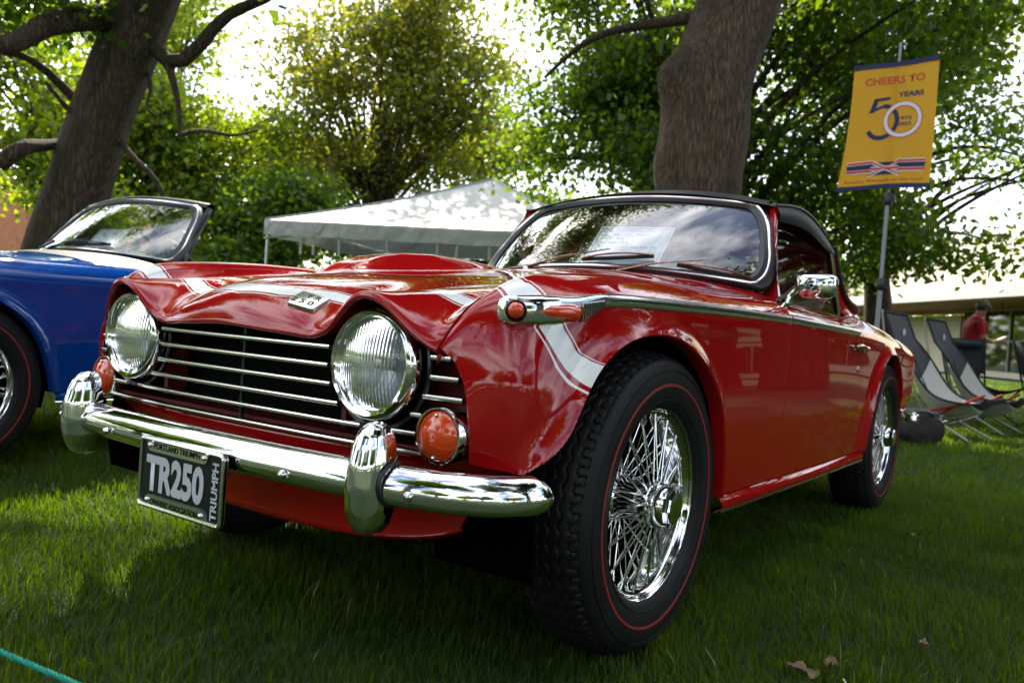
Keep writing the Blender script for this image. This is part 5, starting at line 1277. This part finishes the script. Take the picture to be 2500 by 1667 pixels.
bp0 = gp(40, -25); BH = empty('brick_house', (bp0.x, bp0.y, 0), math.atan2(GR.y, GR.x)); tag(BH, 'terracotta brick house glimpsed behind the left trees', 'building')
part('wall', M['brick'], (0, 0, 2.6), (14, 8, 5.2), BH); part('roof', mat('slate_roof', (.10, .09, .09), rough=.8), (0, 0, 5.35), (14.6, 8.6, .3), BH)
for x in (-4, -1, 2, 5): w_ = part('window', M['pane'], (x, -4.02, 2.4), (1.2, .08, 1.7), BH); part('sill', M['cream'], (x, -4.06, 1.5), (1.35, .16, .1), BH)
# ------------------------------------------------------------------ trees
GAPS = []      # sunlit openings: (centre x, centre y, radius) on the ground, kept clear through the crowns
def sun_gap(P):
    k = P[:, 2] / SUN_DIR.z; gx = P[:, 0] - SUN_DIR.x * k; gy = P[:, 1] - SUN_DIR.y * k
    keep = np.ones(len(P), bool)
    for x, y, a, b, th in GAPS:
        dx, dy = gx - x, gy - y; u = dx * math.cos(th) + dy * math.sin(th); v = -dx * math.sin(th) + dy * math.cos(th)
        keep &= ((u / a) ** 2 + (v / b) ** 2 > 1) | (P[:, 2] < 3.4) | ((P[:, 2] < 6.2) & (np.random.default_rng(len(P)).random(len(P)) < .30))
    return keep
def leaves(centres, per, spread, size, seed, droop=.3):
    r2 = np.random.default_rng(seed); C = np.repeat(np.asarray(centres, float), per, 0); n = len(C)
    P = C + r2.normal(size=(n, 3)) * np.array([spread, spread, spread * .6])
    P = P[sun_gap(P)]; P = P[P[:, 2] > .25]; n = len(P)
    a = r2.normal(size=(n, 3)); a[:, 2] -= droop; a /= np.linalg.norm(a, axis=1)[:, None]
    b = np.cross(a, r2.normal(size=(n, 3))); b /= np.linalg.norm(b, axis=1)[:, None]
    s = size * (.6 + .8 * r2.random(n))[:, None]
    V = np.stack([P - a * s * .5, P + b * s * .36 + a * s * .05, P + a * s * .55, P - b * s * .36 + a * s * .05], 1)
    t = np.clip(r2.normal(.45, .25, n), 0, 1)
    return V.reshape(-1, 3), t
def sub_blobs(blobs, seed):
    r2 = np.random.default_rng(seed + 300); out = []
    for b in blobs:
        n = int(max(5, 3.2 * (b[1][0] * b[1][1] * b[1][2]) ** (1 / 3) + 5)); d = r2.normal(size=(n, 3)); d /= np.linalg.norm(d, axis=1)[:, None]
        rr = .45 + .42 * r2.random(n)
        for k_ in range(n): out.append((np.array(b[0]) + d[k_] * rr[k_] * np.array(b[1]), np.array(b[1]) * (.24 + .22 * r2.random())))
    return out
def crown_points(blobs, k, seed, shell=.55):
    """leaf-cluster centres: boughs spread through each ellipsoid, clusters through each bough"""
    r2 = np.random.default_rng(seed); S_ = sub_blobs(blobs, seed); vol = np.array([np.prod(b[1]) for b in S_]) ** .75; vol = vol / vol.sum(); out = []
    for b, f_ in zip(S_, vol):
        n = max(3, int(round(k * f_))); d = r2.normal(size=(n, 3)); d /= np.linalg.norm(d, axis=1)[:, None]; rr = r2.random(n) ** .45
        out.append(b[0] + d * rr[:, None] * b[1])
    return np.concatenate(out)
def limb(mb, pts, r0, r1, n=14, seg=10, wob=.0):
    P = path(pts, n); 
    if wob: P = P + rng.normal(size=P.shape) * wob
    mb.tube(P, np.linspace(r0, r1, n), seg)
def trunk_mesh(pts, radii, seg=28, n=60, rough=.05, seed=1, bumps=()):
    P = path(pts, n); rr = np.interp(np.linspace(0, 1, n), np.linspace(0, 1, len(radii)), radii); r2 = np.random.default_rng(seed); ph = r2.random(6) * 6.28; G = []
    for i in range(n):
        row = []
        for j in range(seg):
            t = 2 * PI * j / seg; k = 1 + rough * (math.sin(3 * t + ph[0] + i * .05) + .6 * math.sin(5 * t + ph[1] - i * .08) + .5 * math.sin(2 * t + ph[2] + i * .13)) 
            p_ = P[i] + rr[i] * k * np.array([math.cos(t), math.sin(t), 0])
            for bc, br_, bh in bumps:
                d2 = ((p_ - np.array(bc)) ** 2).sum(); p_ = p_ + np.array([math.cos(t), math.sin(t), 0]) * bh * math.exp(-d2 / br_ ** 2)
            row.append(p_)
        G.append(row)
    mb = MB(); mb.loft(np.array(G), flip=False); return mb
def tree(name, label, base, trunk, radii, limbs, blobs, k, per, spread, size, leaf, bark, seed, group=None, bumps=(), rough=.05):
    K = empty(name, (base[0], base[1], 0)); tag(K, label, 'tree', group)
    off_ = np.array([base[0], base[1], 0])
    mb = trunk_mesh([np.array(p_) - off_ for p_ in trunk], radii, rough=rough, seed=seed, bumps=[(np.array(b[0]) - off_, b[1], b[2]) for b in bumps])
    for pts, r0, r1 in limbs: limb(mb, [np.array(p_) - off_ for p_ in pts], r0, r1)
    mb.build('trunk', bark, K, True, 60)
    if blobs:
        V, t = leaves(crown_points(blobs, k, seed), per, spread, size, seed + 50)
        o = link('crown', quads('crown', V - off_, 4, t), leaf, K)
    return K
def auto_limbs(base, z0, blobs, n, r0, seed):
    r2 = np.random.default_rng(seed); out = []; S_ = sub_blobs(blobs, seed)
    for b, _r in S_:
        s = np.array([base[0], base[1], min(z0 + r2.random() * 2.5, max(b[2] - .3, .5))]); m_ = (s + b) / 2 + np.array([0, 0, .10 * np.linalg.norm(b - s)]) + r2.normal(size=3) * .2
        out.append(([s, m_, b], r0 * (.45 + .4 * r2.random()), .015))
    return out
def bl(D, L_, z, r1, r2_=None, rz=None):
    p_ = gp(D, L_, z); return ((p_.x, p_.y, z), (r1, r2_ or r1, rz or r1 * .75))
q3 = lambda x, y, d: tuple(px(x, y, d))
# sunlit openings: the grass between the two noses, the lawn behind the chairs
def gap(x, y, a, b, th=0.0):
    v = px(x, y, 1.0) - CAM_POS; g_ = CAM_POS + v * ((0.0 - CAM_POS.z) / v.z); GAPS.append((g_.x, g_.y, a, b, th))
_ga = math.atan2(GR.y, GR.x)
gap(120, 1185, 1.1, .50, _ga); gap(2420, 990, 4.5, 2.2, _ga); gap(2440, 1075, 1.8, 1.0, _ga)

# leaning trunk at the left with its bare limbs
b1 = gp(10.5, -5.62)
T1 = tree('leaning_maple', 'big leaning maple trunk with dark bare limbs at the left', b1,
     [(b1.x, b1.y, -.1), q3(140, 640, 10.3), q3(190, 470, 10.2), q3(245, 300, 10.1), q3(310, 130, 10.0), q3(370, -40, 9.9), q3(420, -260, 9.8), q3(450, -520, 9.7)], [.55, .40, .365, .35, .355, .38, .33, .25],
     [([q3(300, 40, 10), q3(230, 45, 9.6), q3(120, 60, 9.2), q3(0, 110, 8.6), q3(-140, 70, 8.2)], .17, .07), ([q3(290, 120, 10), q3(380, 120, 9.9), q3(420, 155, 9.8), q3(490, 110, 9.7), q3(540, 50, 9.6), q3(660, -10, 9.4), q3(800, -160, 9.2)], .10, .04),
      ([q3(405, 145, 9.8), q3(425, 205, 9.8), q3(437, 280, 9.8), q3(440, 330, 9.8)], .05, .02), ([q3(285, 330, 10.1), q3(330, 390, 10), q3(380, 440, 10), q3(405, 520, 10)], .045, .02), ([q3(180, 240, 10.2), q3(130, 190, 10), q3(60, 140, 9.8), q3(-40, 120, 9.6)], .06, .03),
      ([q3(235, 330, 10.2), q3(170, 270, 9.9), q3(110, 200, 9.7)], .05, .02), ([q3(360, 180, 10), q3(365, 230, 9.9), q3(360, 265, 9.9), q3(385, 285, 9.9)], .03, .012), ([q3(440, 330, 9.8), q3(500, 320, 9.8), q3(560, 330, 9.8), q3(630, 318, 9.8)], .03, .012),
      ([q3(0, 400, 9.4), q3(40, 370, 9.4), q3(110, 355, 9.9), q3(170, 345, 10.3)], .10, .05)],
     [bl(9.5, -4.6, 8.8, 3.4, 3.4, 1.9), bl(10.0, -1.6, 9.2, 3.2, 3.2, 1.8), bl(7.5, -6.8, 8.6, 2.8, 2.8, 1.6), bl(9.6, -4.9, 5.0, 1.2, 1.0, .7), bl(9.2, -3.5, 4.7, .8, .8, .5), bl(9.4, -5.6, 4.0, .7, .7, .5)], 700, 60, .34, .12, M['leaf_green'], M['bark_dark'], 11, None, [], .06)
# central trunk behind the car with its burr
b2 = gp(9.0, 1.98)
T2 = tree('mossy_maple', 'thick mossy maple trunk with a burr, right behind the red car', b2,
     [(b2.x, b2.y, -.1), q3(1718, 760, 9.0), q3(1708, 480, 9.0), q3(1718, 330, 9.0), q3(1740, 190, 9.0), q3(1790, 60, 9.0), q3(1830, -60, 9.0), q3(1900, -300, 9.0), q3(1960, -600, 9.0)], [.72, .50, .445, .455, .46, .44, .42, .36, .26],
     [([q3(1800, 20, 9.0), q3(1640, -160, 8.4), q3(1450, -330, 7.8)], .2, .08), ([q3(1830, -80, 9.0), q3(2050, -260, 8.8), q3(2300, -380, 8.6)], .2, .08), ([q3(1700, 40, 9.1), q3(1590, 60, 9.4), q3(1470, 85, 9.6), q3(1330, 190, 10)], .07, .02)],
     [bl(10.5, 2.6, 9.4, 4.0, 4.0, 2.4), bl(12.0, -.2, 8.8, 3.0, 3.0, 1.7), bl(9.0, .8, 8.0, 2.6, 2.6, 1.3), bl(7.6, 3.4, 8.4, 2.6, 2.6, 1.4)], 1150, 60, .40, .14, M['leaf_dark'], M['bark'], 12, None, [(q3(1632, 175, 8.8), .24, .20), (q3(1625, 400, 8.9), .28, .07), (q3(1860, 330, 8.8), .35, .06)], .045)
def simple_tree(name, label, D, L_, blobs, k, per, spread, size, leaf, seed, r=.28, zc=2.2, bark='bark_dark', group='trees in the park', nl=9):
    b = gp(D, L_); tr = [(b.x, b.y, -.1), (b.x + .1, b.y, zc * .6), (b.x - .05, b.y + .1, zc * 1.3), (b.x + .1, b.y, zc * 2.2), (b.x, b.y, zc * 3)]
    return tree(name, label, b, tr, [r * 1.5, r, r * .85, r * .6, r * .3], auto_limbs(b, zc, blobs, nl, r * .35, seed), blobs, k, per, spread, size, leaf, M[bark], seed, group)
simple_tree('dark_maple', 'dense dark maple right behind the mossy trunk', 14.5, 3.2, [bl(14.5, 3.2, 5.2, 3.0, 2.6, 2.4), bl(14, 1.2, 4.2, 1.7, 1.6, 1.6), bl(14.5, 4.6, 3.2, 2.0, 1.8, 1.4), bl(15, 2.0, 7.4, 2.8, 2.6, 1.8), bl(14, 5.4, 6.0, 2.2, 2.0, 1.6)], 1150, 52, .34, .12, M['leaf_green'], 21, .34, 1.6)
simple_tree('spreading_maple', 'spreading maple with bright low boughs behind the banner', 16.5, 7.0, [bl(16.5, 6.8, 4.6, 2.4, 2.2, 1.6), bl(15.5, 6.0, 2.9, 2.0, 1.4, .9), bl(16.5, 6.6, 7.4, 3.0, 2.6, 1.6), bl(15.0, 7.4, 2.5, 1.3, .9, .5), bl(16, 9.0, 4.3, 1.2, 1.2, .7)], 700, 52, .32, .12, M['leaf_green'], 22, .26, 2.0)
simple_tree('golden_tree', 'tall olive-gold tree in the middle distance above the tent', 27, -4.8, [bl(27, -4.9, 7.2, 3.4, 3.0, 2.8), bl(27, -3.2, 5.4, 2.4, 2.0, 1.9), bl(26.5, -6.4, 5.2, 2.2, 2.0, 1.9), bl(27, -4.6, 10.6, 3.4, 3.0, 2.4), bl(26, -2.6, 7.8, 2.0, 1.8, 2.0), bl(26, -6.9, 7.6, 1.8, 1.6, 1.8)], 820, 36, .46, .17, M['leaf_gold'], 23, .32, 2.4)
simple_tree('backdrop_tree', 'loose green tree filling in left of the golden tree', 30, -8.2, [bl(30, -8.4, 5.4, 2.6, 2.2, 2.2), bl(30, -1.0, 6.6, 1.6, 1.5, 1.6)], 330, 44, .5, .19, M['leaf_lime'], 29, .22, 1.5)
simple_tree('added_side_maple', 'out-of-frame maple added left of the blue car to darken its windscreen', 8.5, -10.2, [bl(8.5, -10.0, 6.0, 3.0, 3.0, 2.6), bl(9.5, -11.5, 4.0, 2.6, 2.4, 2.0)], 620, 46, .40, .17, M['leaf_green'], 30, .3, 1.8)  # added out of view so the blue windscreen mirrors something dark
simple_tree('olive_thicket_tree', 'olive tree behind the left end of the tent', 23, -6.2, [bl(23, -6.0, 3.0, 2.2, 1.8, 1.6), bl(23, -8.0, 2.6, 2.0, 1.8, 1.6)], 300, 44, .40, .16, M['leaf_green'], 24, .22, 1.4)
simple_tree('lime_tree', 'bright lime green tree glowing behind the leaning trunk', 25, -10.6, [bl(25, -11.0, 6.0, 2.8, 2.6, 3.0), bl(25, -8.8, 4.2, 1.9, 1.8, 2.0), bl(25, -7.2, 3.6, 1.8, 1.6, 1.6), bl(25.5, -8.0, 6.0, 1.5, 1.4, 1.4), bl(24.5, -13.0, 4.4, 2.2, 2.0, 2.2), bl(26, -10.8, 9.2, 2.6, 2.6, 2.0)], 620, 46, .46, .18, M['leaf_lime'], 25, .30, 2.0)
simple_tree('left_edge_tree', 'green tree behind the blue car at the left edge', 19, -10.6, [bl(19, -10.4, 4.2, 1.6, 1.6, 1.6), bl(18.5, -11.8, 6.4, 1.8, 1.8, 1.8), bl(18.5, -9.4, 2.0, 1.2, 1.1, .8)], 240, 46, .38, .16, M['leaf_lime'], 26, .22, 1.6)
simple_tree('gap_tree', 'small green tree to the right of the tent peak', 24, .3, [bl(24, -.3, 3.9, 1.2, 1.1, 1.1), bl(24, 1.5, 3.0, 1.4, 1.3, 1.2)], 170, 44, .34, .16, M['leaf_green'], 27, .14, 1.2)
simple_tree('right_edge_tree', 'tree with dark leaf sprays hanging in at the right edge', 8.5, 8.6, [bl(8.2, 7.4, 6.4, 2.2, 2.2, 1.3), bl(8.0, 5.7, 3.05, .5, .4, .3), bl(8.4, 6.3, 4.2, .8, .7, .6), bl(10, 9, 7.5, 2.6, 2.6, 1.6)], 300, 46, .28, .12, M['leaf_dark'], 28, .30, 2.4)
simple_tree('hedge_maple', 'low dark maple out to the right of the red car', 9.0, 11.2, [bl(9, 11.2, 3.6, 3.0, 3.0, 2.6), bl(8, 13, 2.6, 2.6, 2.4, 1.8)], 900, 44, .40, .17, M['leaf_dark'], 31, .26, 1.2)
simple_tree('hedge_maple', 'broad dark maple right of the camp chairs, out of frame', 4.5, 12.5, [bl(4.5, 12.5, 4.2, 3.4, 3.4, 3.0), bl(5.5, 14.5, 2.8, 2.6, 2.4, 2.0)], 900, 44, .42, .18, M['leaf_dark'], 32, .28, 1.4)
simple_tree('added_shade_maple', 'tall unseen maple added right of the viewpoint to shade the foreground', -3.0, 7.0, [bl(-1.5, 5.6, 9.0, 3.8, 3.8, 1.9), bl(-4.5, 2.4, 9.4, 3.4, 3.4, 1.7), bl(1.5, 6.5, 8.6, 2.6, 2.6, 1.5)], 800, 46, .40, .18, M['leaf_dark'], 33, .34, 3.0)  # unseen tree, added to cut the sky fill on the foreground
simple_tree('added_shade_maple', 'tall unseen maple added left behind the viewpoint to shade the lawn', -5, -7.0, [bl(-5, -6.6, 8.6, 3.6, 3.6, 2.0), bl(-6.5, -3.4, 8.8, 2.8, 2.8, 1.6)], 560, 46, .40, .18, M['leaf_green'], 34, .34, 3.0)  # unseen tree, added to darken the lawn mirrored in the chrome
# trees behind the camera, seen only in the paint, glass and chrome
for i, (D, L_, s_, lf) in enumerate(((-16, -10, 1.0, 'leaf_green'), (-20, 3, 1.15, 'leaf_dark'), (-14, 13, .9, 'leaf_green'), (-9, -20, 1.0, 'leaf_dark'), (4, -19, .9, 'leaf_green'), (-26, -4, 1.2, 'leaf_lime'))):
    simple_tree('park_tree', ['shade tree across the lawn behind the viewpoint', 'broad dark tree behind the viewpoint', 'round tree behind and right of the viewpoint', 'dark tree far left of the blue car', 'green tree left of the blue car', 'tall pale tree farthest behind the viewpoint'][i], D, L_, [bl(D, L_, 6.2 * s_, 3.6 * s_, 3.6 * s_, 3.0 * s_), bl(D + 1.5, L_ + 1.5, 4.4 * s_, 2.4 * s_), bl(D - 1, L_ - 2, 4.6 * s_, 2.4 * s_)], 200, 40, .55, .34, M[lf], 40 + i, .3, 2.2, nl=8)
# far belt of woodland closing the horizon
r2 = np.random.default_rng(5); C = []
for a in np.linspace(0, 2 * PI, 150):
    D = 62 + 8 * r2.random(); hgt = 3.5 + 3.5 * r2.random()
    for _ in range(5): C.append((CAM_POS.x + D * math.cos(a) + r2.normal() * 2.5, CAM_POS.y + D * math.sin(a) + r2.normal() * 2.5, hgt * (.12 + .88 * r2.random())))
C = np.array(C); dirv = C[:, :2] - np.array(CAM_POS)[:2]; f_ = dirv @ np.array(GF)[:2] / np.linalg.norm(dirv, axis=1); C = C[:]
GAPS_keep, GAPS = GAPS, []
V, t = leaves(C, 70, 1.5, .75, 77); GAPS = GAPS_keep
w = link('woodland', quads('woodland', V, 4, t), M['leaf_green']); tag(w, 'distant belt of green woodland around the park', 'woodland', kind='stuff')
